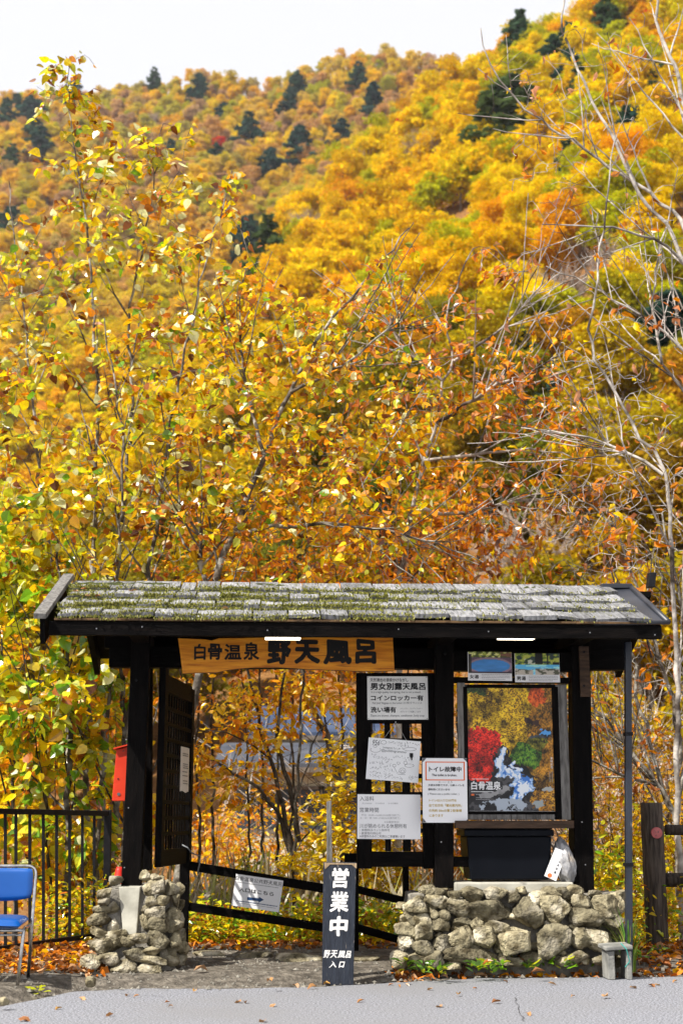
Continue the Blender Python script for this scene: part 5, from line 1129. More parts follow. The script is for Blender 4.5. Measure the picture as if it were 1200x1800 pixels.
def pad(name, fn, nu=20, nv=14):
    mb = MB()
    for sgn in (1, -1):
        k0 = len(mb.v)
        for i in range(nu + 1):
            for j in range(nv + 1): mb.v.append(fn(-1 + 2 * i / nu, -1 + 2 * j / nv, sgn))
        for i in range(nu):
            for j in range(nv):
                k = k0 + i * (nv + 1) + j; f_ = (k, k + nv + 1, k + nv + 2, k + 1); mb.f.append(f_ if sgn > 0 else f_[::-1]); mb.mi.append(0)
    return mb.build(name, 'vinyl_blue', ch, smooth=True)
def edge_t(a, b_): return max(0, (1 - abs(a) ** 8)) ** .35 * max(0, (1 - abs(b_) ** 8)) ** .35
def sq(a, b_): s_ = 1 - .06 * (abs(a) ** 4) * (abs(b_) ** 4); return a * s_, b_ * s_
def seat_fn(a, b_, sg): x, y = sq(a, b_); x *= 1 - .05 * (1 - y) * .5; return (cx0 + x * (W2 - .018), (yf + yb - .06) / 2 + .01 + y * .20, SZ + sg * .024 * edge_t(a, b_) + .006 * y + (.008 * (1 - a * a) if sg > 0 else 0) - .015 * max(0, -y) ** 4)
def back_fn(a, b_, sg):
    x, y = sq(a, b_); zc = .655; hz = .098 + (.016 * (1 - a * a) if y < 0 else 0); return (cx0 + x * (W2 - .014), yb - .032 - .02 * (y + 1) * .0 + sg * -.020 * edge_t(a, b_) + .014 * (1 - a * a) - .01 * (1 - y) * .5, zc + y * hz)
pad('seat', seat_fn); pad('backrest', lambda a, b_, s_: back_fn(a, b_, s_))
ch.rotation_euler = (0, 0, R(5))

# ================================================================== downpipe, stool, log fence
dp = thing('drain_pipe', 'slim black square pole with peeling paint beside the stone wall', 'pipe', GP(1105, 1690, -.30))
a, b_ = GP(1099.5, 1690, -.30), GP(1098.5, 1128, -.30); w = .046
MB().hexa([(a.x, -.30, a.z - .06), (a.x + w, -.30, a.z - .06), (a.x + w, -.25, a.z - .06), (a.x, -.25, a.z - .06)], [(b_.x, -.30, 2.33), (b_.x + w, -.30, 2.33), (b_.x + w, -.25, 2.33), (b_.x, -.25, 2.33)]).build('pole', 'pipe_paint', dp, bevel=.004)
for y in (1290, 1520): p = GP(1099, y, -.30); MB().box(p.x - .006, p.x + w + .006, -.306, -.244, p.z - .012, p.z + .012).build('clamp', 'black_metal', dp)
tub2 = thing('loose_cable', 'black cable end hanging below the right eave', 'cable', GP(1137, 1128, -.6)); MB().tube([GP(1136, 1126, -.6), GP(1140, 1140, -.6), GP(1144, 1156, -.6)], .005, 6).build('cable', 'rubber', tub2)
sto = thing('concrete_stool', 'small pale concrete block with a slab top at the foot of the pipe', 'block', GP(1085, 1700, -.42))
a = GP(1062, 1668, -.45); b_ = GP(1110, 1656, -.45)
MB().hexa([(a.x, -.47, a.z - .012), (b_.x, -.47, a.z - .002), (b_.x, -.24, a.z + .004), (a.x, -.24, a.z - .006)], [(a.x, -.47, a.z + .014), (b_.x, -.47, a.z + .024), (b_.x, -.24, a.z + .030), (a.x, -.24, a.z + .020)]).build('slab', 'concrete_grey', sto, bevel=.006)
for x0, x1 in ((1067, 1079), (1100, 1109)): a2, b2 = GP(x0, 1706, -.43), GP(x1, 1700, -.43); MB().box(a2.x, b2.x, -.45, -.27, .0, a.z - .016).build('leg', 'concrete_grey', sto, bevel=.006)
MB().tube([GP(1090, 1658, -.46), GP(1100, 1668, -.48), GP(1106, 1690, -.46), GP(1098, 1700, -.44)], .004, 6).build('cord', 'cord_teal', sto)
lg = thing('log_fence', 'round brown log post with a pink disc and rails at the right', 'fence', GP(1160, 1650, 1.6))
a = GP(1160, 1665, 1.6); tp = GP(1160, 1411, 1.6); rad = .095
pts_ = [(a.x, 1.6 + .09, a.z - .1 + (tp.z - a.z + .1) * k / 12) for k in range(13)]; MB().tube(pts_, [rad * (1 + .025 * math.sin(k * 2.1) - .0015 * k) for k in range(12)] + [rad * .95], 20).build('post', 'log_wood', lg, smooth=False, bevel=.004)
for y, r4 in ((1459, .045), (1547, .06)):
    p = GP(1182, y, 1.68); MB().tube([(p.x - .06, 1.69, p.z), (p.x + .7, 1.74, p.z + .0), (p.x + 2.2, 1.9, p.z + .01)], r4, 12).build('rail', 'log_wood', lg, smooth=True)
p = GP(1152.5, 1464, 1.6); dsk = MB().tube([(p.x, 1.578, p.z), (p.x, 1.615, p.z)], .046, 24).build('disc', 'pink_badge', lg)
mb = MB()
for k in range(9):
    r_ = random.Random(k); x0, z0 = p.x + r_.uniform(-.02, .02), p.z + r_.uniform(-.02, .015); mb.beam((x0, 1.576, z0), (x0 + r_.uniform(-.014, .014), 1.576, z0 + r_.uniform(-.012, .012)), .003, .002)
mb.build('disc_mark', 'ink_grey', dsk)

# ================================================================== trees and shrubs close behind the gate
YL, YG, GR, OR, BR, DB, SHEEN, AM = (.82, .60, .006), (.58, .60, .02), (.17, .36, .015), (.80, .29, .008), (.46, .14, .015), (.22, .07, .015), (.78, .80, .42), (.82, .44, .005)  # the pale white-green paints specular highlights into the leaf colour
def smooth_path(P, step, rng, wob):
    P = np.asarray(P, float); out = []
    Q = np.vstack([2 * P[0] - P[1], P, 2 * P[-1] - P[-2]])
    for i in range(len(P) - 1):
        p0, p1, p2, p3 = Q[i:i + 4]; n_ = max(2, int(np.linalg.norm(p2 - p1) / step))
        for k in range(n_):
            t = k / n_; out.append(.5 * ((2 * p1) + (-p0 + p2) * t + (2 * p0 - 5 * p1 + 4 * p2 - p3) * t * t + (-p0 + 3 * p1 - 3 * p2 + p3) * t ** 3))
    out.append(P[-1]); out = np.array(out); w = rng.normal(0, wob, out.shape); w[0] = 0
    return out + w

def make_tree(name, label, limbs, blobs, n_att, Y, leaf, pal, lpt, lsize, bark, seed, cat='tree', singles=0, group=None, droop=.35, flat=.5, twig_r=1.0, tube_n=5, reach=1.6, spray=.35, jit=.2, start=.3, shoots=0):
    """limbs: [([(px, py, Y)...], r0, r1)]; blobs: [(px, py, Y, radius)] crown masses at their own depth"""
    rng = np.random.default_rng(seed)
    L = []; 
    for pts, r0, r1 in limbs:
        w = np.array([at(p[0], p[1], p[2] if len(p) > 2 else Y) for p in pts])
        if not L or min(np.min(np.linalg.norm(q_[0] - w[0], axis=1)) for q_ in L) > .25:          # stands on the ground
            gz_ = float(terrain(w[0][0], w[0][1])) - .12
            if w[0][2] > gz_ + .1: w = np.vstack([[w[0][0], w[0][1], gz_], w])
        pth = smooth_path(w, .14, rng, .012); L.append((pth, np.linspace(r0, r1, len(pth))))
    base = L[0][0][0].copy()
    for k in range(shoots):                # straight side shoots off the limbs
        pth, rd_ = L[rng.integers(0, len(limbs))]; i = int(rng.uniform(.32, .92) * (len(pth) - 2)); t_ = nrm(pth[i + 1] - pth[i]); sd_ = nrm(np.cross(t_, rng.standard_normal(3))); an = rng.uniform(.45, .95)
        d_ = nrm(t_ * math.cos(an) + sd_ * math.sin(an) + np.array([0, 0, .25])); ln_ = rng.uniform(.6, 1.7) * min(1.0, 1.25 - 1.05 * i / len(pth)); K = max(4, int(ln_ / .14)); q_ = pth[i] + d_ * (np.linspace(0, 1, K + 1) * ln_)[:, None]; q_[:, 2] += .10 * np.linspace(0, 1, K + 1) ** 2 * ln_; q_[1:] += rng.normal(0, .006, (K, 3))
        L.append((q_, np.linspace(min(rd_[i] * .6, .012), .0035, K + 1)))
    cap_ = 40000; nodes = np.zeros((cap_, 3)); ntan = np.zeros((cap_, 3)); nrad = np.zeros(cap_); nn = 0
    for pth, rd_ in L:
        k = max(1, int(len(pth) * .12)) if len(L) > 0 else 0; kk = len(pth) - k; nodes[nn:nn + kk] = pth[k:]; ntan[nn:nn + kk] = nrm(np.gradient(pth, axis=0))[k:]; nrad[nn:nn + kk] = rd_[k:]; nn += kk
    B = [(at(b[0], b[1], b[2] if b[2] else Y), b[3]) for b in blobs]; wts = np.array([b[1] ** 2.2 for b in B]); idx = rng.choice(len(B), n_att, p=wts / wts.sum())
    d = nrm(rng.standard_normal((n_att, 3))) * rng.uniform(0, 1, (n_att, 1)) ** .42; A = np.array([B[i][0] for i in idx]) + d * np.array([B[i][1] for i in idx])[:, None] * np.array([1, 1.0, .9])
    A = A[A[:, 2] > base[2] + .1]
    dmin = np.array([np.min(np.linalg.norm(nodes[:nn] - a, axis=1)) for a in A]); A = A[np.argsort(dmin)]
    twigs = []
    for a in A:
        vv = a - nodes[:nn]; dist = np.linalg.norm(vv, axis=1) + 1e-6; cs_ = (vv * ntan[:nn]).sum(1) / dist; dd = dist * (1.45 - .45 * cs_); i = int(np.argmin(dd)); s_ = nodes[i]; v = a - s_; ln_ = np.linalg.norm(v)
        if ln_ < .05: continue
        K = max(3, int(ln_ / .11)); t = np.linspace(0, 1, K + 1)[:, None]
        mid = s_ + (ntan[i] * .4 + v / ln_ * .6) * ln_ * .5 + rng.normal(0, .04, 3) * ln_; pth = s_ * (1 - t) ** 2 + mid * 2 * t * (1 - t) + a * t ** 2; pth[1:] += rng.normal(0, .0035, (K, 3))
        r0 = min(nrad[i] * .75, (.0028 + .0062 * ln_) * twig_r); r1 = .0019 * twig_r; rd_ = np.linspace(max(r0, r1), r1, K + 1); twigs.append((pth, rd_))
        if nn + K < cap_: nodes[nn:nn + K] = pth[1:]; ntan[nn:nn + K] = nrm(np.gradient(pth, axis=0))[1:]; nrad[nn:nn + K] = rd_[1:]; nn += K
    root = thing(name, label, cat, base, group, gate=False)
    V1, Q1 = np_tubes(L, 9); V2, Q2 = np_tubes(twigs, 4) if twigs else (np.zeros((0, 3)), np.zeros((0, 4), int))
    obj('trunk', np_mesh('trunk', np.concatenate([V1, V2]) - base, [np.concatenate([Q1, Q2 + len(V1)])], bark, smooth=True), root)
    if not lpt: return root
    pos, ax = [], []
    for pth, rd_ in twigs:
        m_ = rng.poisson(lpt); K = len(pth) - 1
        if m_ == 0: continue
        t = np.clip(rng.uniform(start, 1.05, m_), 0, 1) * K; i = np.minimum(t.astype(int), K - 1); f = (t - i)[:, None]
        p = pth[i] * (1 - f) + pth[i + 1] * f; tw = nrm(pth[i + 1] - pth[i]); a = nrm(tw * .5 + rng.standard_normal((m_, 3)) * np.array([1, 1, flat]) + np.array([0, 0, -droop]))
        pos.append(p + a * .02 + rng.standard_normal((m_, 3)) * spray * .1); ax.append(a)
    pos = np.concatenate(pos); ax = np.concatenate(ax); N_ = len(pos)
    nr = nrm(rng.standard_normal((N_, 3)) * .8 + np.array([-.1, -.25, .75])); sz = (.45 + .85 * rng.uniform(0, 1, N_) ** 1.2) * lsize; col = palette(pal, N_, rng, jit); M3 = frames(ax, nr)
    one = np.zeros(N_, bool)
    if singles:
        pp_ = to_px(pos); ok = (pp_[:, 0] > 0) & (pp_[:, 0] < 1200) & (pp_[:, 1] > 0) & (pp_[:, 1] < 1800); sc = np.where(ok, sz / pp_[:, 2], 0); one[np.argsort(-sc)[:singles]] = True
        var = {}
        for i in np.nonzero(one)[0]:
            key = tuple(np.round(col[i] * 5) / 5)
            if key not in var:
                T, F_ = LEAF[leaf]; var[key] = np_mesh('leaf', T, F_, 'leaf', np.tile(col[i], (len(T), 1)))
            o = bpy.data.objects.new('leaf', var[key]); COL.objects.link(o); o.parent = root
            Mx = Matrix([[*(M3[i][r_] * sz[i]), pos[i][r_] - base[r_]] for r_ in range(3)] + [[0, 0, 0, 1]]); o.matrix_local = Mx
    V, P_, C_ = leaf_arrays(leaf, pos[~one] - base, M3[~one], sz[~one], col[~one]); obj('crown', np_mesh('crown', V, P_, 'leaf', C_), root, kind='stuff')
    return root

# tall big-leaved tree at the left
make_tree('big_leaf_tree', 'tall many-stemmed tree with big yellow-green leaves rising behind the roof\'s left end',
    [([(150, 1560), (160, 1100), (172, 750), (165, 560), (150, 380), (128, 240), (120, 118)], .036, .005), ([(172, 1560, 13.8), (200, 1050, 13.9), (232, 740, 14), (228, 560, 14), (262, 380, 14), (285, 215, 14)], .034, .005),
     ([(190, 1560, 13.4), (265, 1000, 13.4), (290, 800, 13.4), (330, 600, 13.3), (370, 430, 13.3), (412, 300, 13.3)], .034, .005), ([(140, 1560, 14.2), (90, 1000, 14.2), (65, 800, 14), (50, 620, 14), (30, 450, 14), (15, 320, 14)], .030, .005), ([(165, 1560, 13), (215, 900, 13), (205, 700, 13), (180, 560, 13)], .025, .006)],
    [(120, 135, 13.6, .34), (125, 190, 13.6, .42), (122, 170, 13.6, .42), (130, 230, 13.6, .5), (290, 240, 14, .35), (150, 290, 13.6, .55), (270, 290, 14, .5), (230, 400, 13.6, .75), (340, 430, 13.4, .7), (70, 430, 14, .65), (100, 560, 13.8, .9), (250, 580, 13.6, 1.0), (50, 720, 13.8, .9), (330, 690, 13.3, .9), (190, 790, 13.2, 1.0), (420, 560, 13.5, .6), (40, 900, 13.5, .8), (300, 900, 13.2, .8), (150, 950, 13.2, .8), (-70, 620, 14, .9), (400, 330, 13.3, .28)],
    900, 13.6, 'heart', [(YL, 5.0), (YG, 4.2), (AM, 2.6), (SHEEN, 2.2), (BR, 2.0), (GR, .6), (DB, 1.0), (OR, 1.0)], 5.0, .099, 'bark_lichen', 41, singles=290, droop=.5, shoots=70, twig_r=1.35, jit=.28)
# leaning lichen-covered tree in the middle
make_tree('leaning_tree', 'leaning lichen-barked tree behind the roof with mixed yellow and brown leaves',
    [([(312, 1600, 13), (330, 1300, 13), (362, 1120, 13), (385, 1000, 13), (430, 890, 13), (465, 800, 13), (510, 690, 13.1), (555, 600, 13.2), (610, 530, 13.3), (720, 400, 13.5)], .055, .006), ([(405, 938, 13), (480, 927, 12.9), (620, 923, 12.8), (760, 955, 12.7), (850, 985, 12.6)], .022, .005), ([(362, 1090, 13.05), (352, 945, 13.2), (318, 908, 13.2), (285, 880, 13.2)], .028, .006), ([(465, 800, 13), (440, 700, 13.2), (420, 560, 13.3), (432, 470, 13.3)], .020, .005), ([(510, 690, 13.1), (600, 640, 13), (700, 560, 12.9), (742, 480, 12.9)], .018, .004)],
    [(470, 640, 13.1, .85), (560, 760, 13, .9), (500, 890, 12.9, .8), (610, 600, 13.2, .7), (660, 900, 12.8, .7), (400, 820, 13, .75), (690, 740, 13, .7), (370, 960, 13, .5), (560, 990, 12.9, .45), (440, 520, 13.3, .45), (700, 500, 13.2, .45)],
    820, 13, 'heart', [(YL, 3.2), (AM, 3.6), (OR, 3), (BR, 1.5), (YG, 1.8), (SHEEN, 1.3), (DB, .7), (GR, .3)], 4.4, .080, 'bark_lichen', 42, singles=200, droop=.6, shoots=60, twig_r=1.4, jit=.28)
# orange-brown oak
make_tree('brown_oak', 'oak hung with curled orange-brown leaves behind the middle of the roof',
    [([(700, 1120, 14.4), (725, 890, 14.4), (745, 810, 14.4), (770, 740, 14.4), (778, 670, 14.4), (797, 635, 14.4), (786, 550, 14.4), (830, 440, 14.4)], .048, .006), ([(770, 740, 14.4), (850, 690, 14.2), (940, 650, 14), (1010, 600, 13.9)], .022, .005), ([(745, 810, 14.4), (830, 800, 14.2), (930, 790, 14), (1010, 805, 13.9)], .020, .005), ([(725, 890, 14.4), (800, 905, 14.2), (880, 885, 14), (1050, 850, 13.8)], .022, .005), ([(778, 670, 14.4), (700, 600, 14.3), (650, 500, 14.2)], .018, .004), ([(797, 635, 14.4), (900, 560, 14.3), (960, 480, 14.2), (990, 420, 14.2)], .018, .004)],
    [(760, 560, 14.4, .55), (830, 640, 14.2, .7), (900, 700, 14, .7), (700, 690, 14.3, .65), (900, 830, 14, .75), (800, 930, 14.2, .8), (980, 740, 13.9, .55), (660, 560, 14.3, .5), (950, 610, 14.1, .5), (1050, 870, 13.8, .45), (640, 830, 14.2, .7), (730, 1000, 14.2, .6), (620, 960, 14.2, .6), (880, 960, 13.9, .5), (860, 470, 14.3, .4)],
    760, 14.4, 'curl', [(OR, 5), (BR, 2), (AM, 3), (DB, .7), ((.62, .30, .14), 1.6), (YL, .8)], 3.6, .108, 'bark_pale', 43, singles=230, droop=.75, spray=.25, shoots=60, twig_r=1.5, jit=.25)
# bare pale tree on the right
make_tree('bare_tree', 'leafless pale-branched tree leaning in from the right edge',
    [([(1310, 1560, 12.6), (1310, 1150, 12.7), (1275, 800, 12.8), (1207, 475, 12.9), (1115, 325, 12.9), (1080, 250, 12.9), (1025, 150, 12.9), (990, 50, 12.9), (996, -40, 12.9)], .042, .009), ([(1205, 470, 12.9), (1195, 385, 13), (1050, 280, 13.1), (950, 210, 13.1), (900, 165, 13.1), (860, 110, 13.1), (843, 50, 13.1)], .022, .006), ([(1240, 420, 13), (1200, 175, 13), (1165, 75, 13), (1143, -40, 13)], .030, .012), ([(1205, 470, 12.9), (1170, 432, 12.8), (1100, 405, 12.7), (1025, 395, 12.6), (950, 390, 12.6)], .016, .005),
     ([(1190, 1440, 12.7), (1185, 1100, 12.6), (1165, 835, 12.4), (1125, 770, 12.4), (1080, 685, 12.4), (1037, 605, 12.4), (1043, 540, 12.4), (1062, 380, 12.4), (1075, 250, 12.4)], .030, .006), ([(1270, 740, 12.8), (1225, 640, 12.8), (1125, 555, 12.8), (1035, 500, 12.8), (960, 470, 12.8)], .018, .005), ([(1165, 835, 12.4), (1100, 795, 12.5), (1000, 765, 12.6), (910, 750, 12.7)], .016, .004), ([(1270, 760, 12.8), (1165, 640, 12.9), (1150, 500, 13), (1180, 350, 13)], .018, .006)],
    [(1050, 180, 12.9, .8), (930, 150, 13.1, .5), (1120, 380, 12.8, .8), (1000, 440, 12.7, .7), (1080, 620, 12.6, .75), (1000, 690, 12.6, .6), (1130, 760, 12.6, .8), (1120, 900, 12.6, .8), (1010, 880, 12.7, .6), (1150, 100, 13, .6), (960, 300, 13, .5), (1170, 560, 12.8, .6), (900, 480, 12.8, .4), (1090, 990, 12.7, .6)],
    1350, 12.8, 'curl', [(OR, 2), (BR, 2), ((.62, .30, .14), 2), (YL, 1)], .25, .11, 'bark_pale', 44, twig_r=1.45, droop=.8, shoots=70)
make_tree('bare_tree', 'crooked dark-limbed tree with many leaning stems between roof post and log post',
    [([(1185, 1430, 13.6), (1150, 1380, 13.6), (1100, 1310, 13.6), (1040, 1240, 13.7), (960, 1150, 13.8), (900, 1060, 13.9)], .030, .008), ([(1185, 1430, 13.6), (1165, 1385, 13.7), (1140, 1300, 13.8), (1118, 1220, 13.9), (1100, 1080, 14), (1060, 980, 14)], .026, .007), ([(1190, 1430, 13.6), (1195, 1300, 13.6), (1165, 1180, 13.6), (1130, 1080, 13.6), (1080, 930, 13.6), (1000, 860, 13.6)], .026, .007), ([(1190, 1430, 13.6), (1215, 1200, 13.8), (1195, 1050, 13.9), (1160, 900, 14)], .03, .008), ([(1150, 1380, 13.6), (1080, 1360, 13.4), (1040, 1340, 13.3), (990, 1300, 13.2)], .02, .006)],
    [(1090, 1220, 13.7, .7), (1000, 1180, 13.8, .7), (1150, 1150, 13.8, .7), (1080, 1040, 13.8, .7), (960, 1050, 13.8, .6), (1170, 980, 13.8, .6), (1080, 1330, 13.4, .5), (1000, 930, 13.8, .6)],
    1500, 13.6, 'curl', [(OR, 3), (BR, 2), (YL, 1)], .35, .10, 'bark_lichen', 45, twig_r=1.45, droop=.7, shoots=50)
# left shrubs behind the railing
for k, (limb, bl, na, lab) in enumerate([
    (([(118, 1690, 12.9), (120, 1400, 12.9), (118, 1130, 12.9), (100, 950, 12.9)], .036, .010), [(60, 930, 12.9, .5), (120, 1070, 12.8, .55), (110, 1450, 13, .45), (100, 1260, 12.8, .45)], 190, 'dark slim trunk with broad green-yellow leaves behind the middle of the steel railing'),
    (([(88, 1690, 13.2), (82, 1350, 13.2), (45, 1100, 13.2), (20, 900, 13.2)], .018, .006), [(30, 1170, 13, .6), (60, 1330, 13, .55), (45, 1040, 13.1, .4)], 140, 'thin crooked sapling with green leaves behind the blue chair'),
    (([(214, 1660, 13), (219, 1300, 13), (206, 1100, 13), (180, 960, 13)], .034, .008), [(150, 1200, 12.8, .5), (175, 1330, 13, .45), (190, 1180, 13, .35), (160, 1500, 13.2, .4), (200, 1060, 13, .35)], 150, 'mottled slim trunk with broad leaves just behind the red box'),
    (([(30, 1690, 13.4), (20, 1300, 13.4), (-20, 1000, 13.4)], .024, .006), [(20, 1480, 13, .5), (10, 1010, 13, .5), (-20, 1250, 13.2, .5)], 110, 'slim tree with green-yellow leaves at the left picture edge')]):
    make_tree('green_leaf_tree', lab, [limb], bl, na, 12.9, 'heart', [(YG, 4.5), (GR, 2.8), (YL, 3.2), (AM, 1), (BR, .8), (SHEEN, .8)], 5.0, .118, 'bark_dark', 460 + k, singles=70, droop=.6, shoots=8, twig_r=1.2, jit=.25)
make_tree('yellow_shrub', 'dense yellow shrub low behind the steel railing',
    [([(60 + 45 * k, 1690, 14.2), (50 + 50 * k, 1500, 14.3), (40 + 55 * k, 1250, 14.4)], .012, .004) for k in range(4)],
    [(40, 1530, 14.3, .6), (140, 1540, 14.3, .6), (90, 1400, 14.4, .7), (200, 1450, 14.4, .55), (20, 1300, 14.5, .7), (180, 1280, 14.5, .6), (120, 1150, 14.6, .8), (40, 1060, 14.6, .8)],
    520, 14.3, 'heart', [(YL, 5), (AM, 3), (OR, 1.5), (YG, 1.5), (BR, .6)], 6, .11, 'bark_brown', 47, cat='shrub')
# trees seen through the opening
make_tree('forked_tree', 'forked crooked tree with orange leaves seen through the gate opening',
    [([(545, 1660, 15), (517, 1530, 15), (497, 1420, 15), (470, 1330, 15), (447, 1230, 15.1), (428, 1120, 15.2)], .036, .012), ([(535, 1600, 15), (510, 1500, 15), (484, 1425, 15), (432, 1372, 14.9), (340, 1318, 14.8)], .030, .010), ([(525, 1480, 15), (508, 1380, 15), (490, 1310, 15), (492, 1240, 15), (512, 1150, 15)], .032, .010), ([(470, 1330, 15), (400, 1290, 14.8), (340, 1290, 14.6)], .010, .004)],
    [(380, 1400, 14.8, .28), (450, 1310, 15, .4), (400, 1250, 15, .4), (560, 1240, 15.2, .45), (480, 1220, 15.2, .4), (350, 1330, 14.7, .3), (430, 1380, 15, .3)],
    230, 15, 'oval', [(OR, 2), (AM, 4), ((.88, .64, .02), 5)], 6, .10, 'bark_dark', 48, singles=60)  # light yellow painted into the leaves to offset the shade on them
make_tree('slim_tree', 'straight slim sapling with layered yellow leaves in the gate opening',
    [([(512, 1650, 14), (517, 1480, 14), (524, 1350, 14), (528, 1250, 14), (538, 1120, 14)], .024, .009), ([(522, 1400, 14), (560, 1290, 14), (585, 1260, 14)], .009, .004), ([(518, 1500, 14), (580, 1430, 14), (640, 1400, 14)], .008, .003)],
    [(570, 1420, 14, .32), (605, 1340, 14, .3), (590, 1480, 14, .32), (520, 1520, 14, .28), (480, 1555, 14, .2), (640, 1440, 14, .4), (700, 1420, 14.2, .4), (680, 1540, 14.2, .4), (620, 1560, 14.2, .35)],
    280, 14, 'oval', [(YL, 6), (AM, 2), ((.90, .70, .03), 5)], 11, .09, 'bark_dark', 49, singles=60, flat=.15, droop=.12)  # brightest yellow puts sunlight into the leaf colour where the opening is shaded
make_tree('mottled_tree', 'thick mottled trunk leaning behind the door notices',
    [([(622, 1680, 15.6), (606, 1500, 15.6), (599, 1400, 15.6), (582, 1310, 15.6), (545, 1240, 15.6), (522, 1120, 15.6)], .060, .028), ([(599, 1400, 15.6), (640, 1250, 15.6), (650, 1120, 15.6)], .03, .012)],
    [(620, 1220, 15.6, .5), (700, 1250, 15.6, .6), (540, 1180, 15.6, .4), (800, 1200, 15.8, .5), (820, 1300, 15.8, .5)], 170, 15.6, 'curl', [(OR, 2), (YL, 2), (AM, 3)], 4, .11, 'bark_lichen', 50)
# orange undergrowth behind the roof line and in the right bay
for k, (px, Y, r_, pal_, lab) in enumerate([(330, 15.6, .75, [(OR, 3), (AM, 3), (YL, 2), (BR, 2)], 'orange-leaved shrub showing above the roof near its left end'), (470, 15.8, .8, [(OR, 4), (BR, 1.5), (AM, 3), (YL, 1)], 'orange-brown shrub above the roof behind the leaning trunk'), (610, 16, .8, [(OR, 4), (AM, 3), (BR, 1.5), (YL, 1)], 'rust-orange shrub above the middle of the roof'), (760, 16.2, .8, [(OR, 4), (BR, 1.5), (AM, 3)], 'orange shrub above the roof, right of the middle')]):
    make_tree('orange_shrub', lab, [([(px - 30 + 25 * j, 1560, Y), (px - 40 + 28 * j, 1250, Y), (px - 60 + 40 * j, 950, Y)], .018, .005) for j in range(4)], [(px, 980, Y, r_), (px - 40, 1080, Y, r_ * .8), (px + 40, 1060, Y, r_ * .8), (px + 20, 900, Y, r_ * .8), (px, 1190, Y, r_ * .6)], 300, Y, 'curl' if k else 'oval', pal_, 4.2, .105, 'bark_dark', 60 + k, cat='shrub')
for k, (px, py, Y, r_, pal_, lab) in enumerate([(1085, 1450, 14.6, .55, [(YL, 3), (AM, 3), (YG, 2)], 'yellow shrub beyond the black pole'), (1150, 1530, 14.2, .5, [(YL, 4), (YG, 3)], 'yellow-green shrub behind the log post'), (1060, 1540, 14, .4, [(YG, 4), (YL, 3), (GR, 1)], 'yellow-green shrub just above the right end of the stone wall'), (1120, 1330, 15.5, .8, [(OR, 3), (AM, 3), (YL, 2)], 'orange shrub between the right gate post and the log post'), (1020, 1250, 16, .8, [(YL, 3), (YG, 2), (AM, 2)], 'yellow shrub framed by the right gate post'), (800, 1480, 14.8, .5, [(OR, 3), (AM, 2)], 'orange shrub behind the black bin'), (1190, 1420, 14.5, .5, [(YL, 3), (AM, 3)], 'yellow shrub at the right picture edge')]):
    make_tree('low_shrub', lab, [([(px - 20 + 14 * j, py + 190, Y), (px - 25 + 17 * j, py + 60, Y), (px - 45 + 28 * j, py - 70, Y)], .010, .003) for j in range(4)], [(px, py, Y, r_), (px - 40, py + 50, Y, r_ * .7), (px + 40, py + 40, Y, r_ * .7)], 190, Y, 'oval', pal_, 6, .075, 'bark_brown', 80 + k, cat='shrub')

for k, (px, py, Y, r_, pal_, lab) in enumerate([(370, 1490, 17.5, .7, [(AM, 3), (OR, 3), (YL, 2)], 'orange shrub seen through the gate beside the open door'), (455, 1440, 20, .9, [(OR, 3), (YL, 2), (AM, 3)], 'golden-orange shrub further back in the gate opening'), (560, 1490, 17, .6, [(YL, 4), (YG, 2), (AM, 2)], 'yellow shrub seen through the gate left of the standing board'), (420, 1560, 15.2, .4, [(GR, 2), (YG, 3), (YL, 2)], 'green-yellow shrub just above the sloping handrail')]):
    make_tree('far_shrub', lab, [([(px - 20 + 14 * j, py + 130, Y), (px - 25 + 17 * j, py + 40, Y), (px - 45 + 28 * j, py - 70, Y)], .012, .003) for j in range(4)], [(px, py, Y, r_), (px - 40, py + 30, Y, r_ * .7), (px + 40, py + 20, Y, r_ * .7)], 130, Y, 'oval', pal_, 7, .09, 'bark_brown', 180 + k, cat='shrub')

# ================================================================== thickets, grass and litter
rng = np.random.default_rng(77)
def thicket(name, label, x0, x1, Y0, Y1, n_, h, lean_, bark, seed, rad=.006):
    rg = np.random.default_rng(seed); paths = []
    for k in range(n_):
        Y = rg.uniform(Y0, Y1); px = rg.uniform(x0, x1); b = np.array([(px - 600) / FPX * Y, Y, 0]); b[2] = terrain(b[0], b[1]) - .05
        hh = h * rg.uniform(.5, 1.15); d = np.array([rg.normal(lean_, .35), rg.normal(0, .3), 1.0]); p1 = b + d * hh * .5 + rg.normal(0, .06, 3); p2 = b + d * hh * np.array([1.3, 1.2, 1]) + rg.normal(0, .15, 3)
        paths.append((np.stack([b, p1, p2]), np.array([1.3, .9, .3]) * rad))
        for j in range(5):
            t = rg.uniform(.3, .95); s_ = p1 * (1 - t) + p2 * t if t > .5 else b * (1 - t) + p1 * t; e_ = s_ + nrm(rg.normal(0, 1, 3) + np.array([0, 0, .5])) * hh * rg.uniform(.1, .32); m_ = (s_ + e_) / 2 + rg.normal(0, .04, 3); paths.append((np.stack([s_, m_, e_]), np.array([.6, .45, .2]) * rad))
    V, Q = np_tubes(paths, 3); return obj(name, np_mesh(name, V, [Q], bark), label=label, cat='thicket', kind='stuff')
thicket('bare_thicket', 'grey leafless thicket beyond the right end of the roof', 760, 1260, 17, 24, 190, 4.2, -.12, 'bark_pale', 1, .011)
thicket('bare_thicket', 'tangled grey-brown bare bushes beyond the gate opening', 300, 800, 18, 30, 260, 2.2, .1, 'bark_pale', 2, .010)
thicket('bare_thicket', 'fine bare stems behind the poster bay', 780, 1230, 15, 17, 160, 2.6, -.2, 'bark_brown', 3, .007)

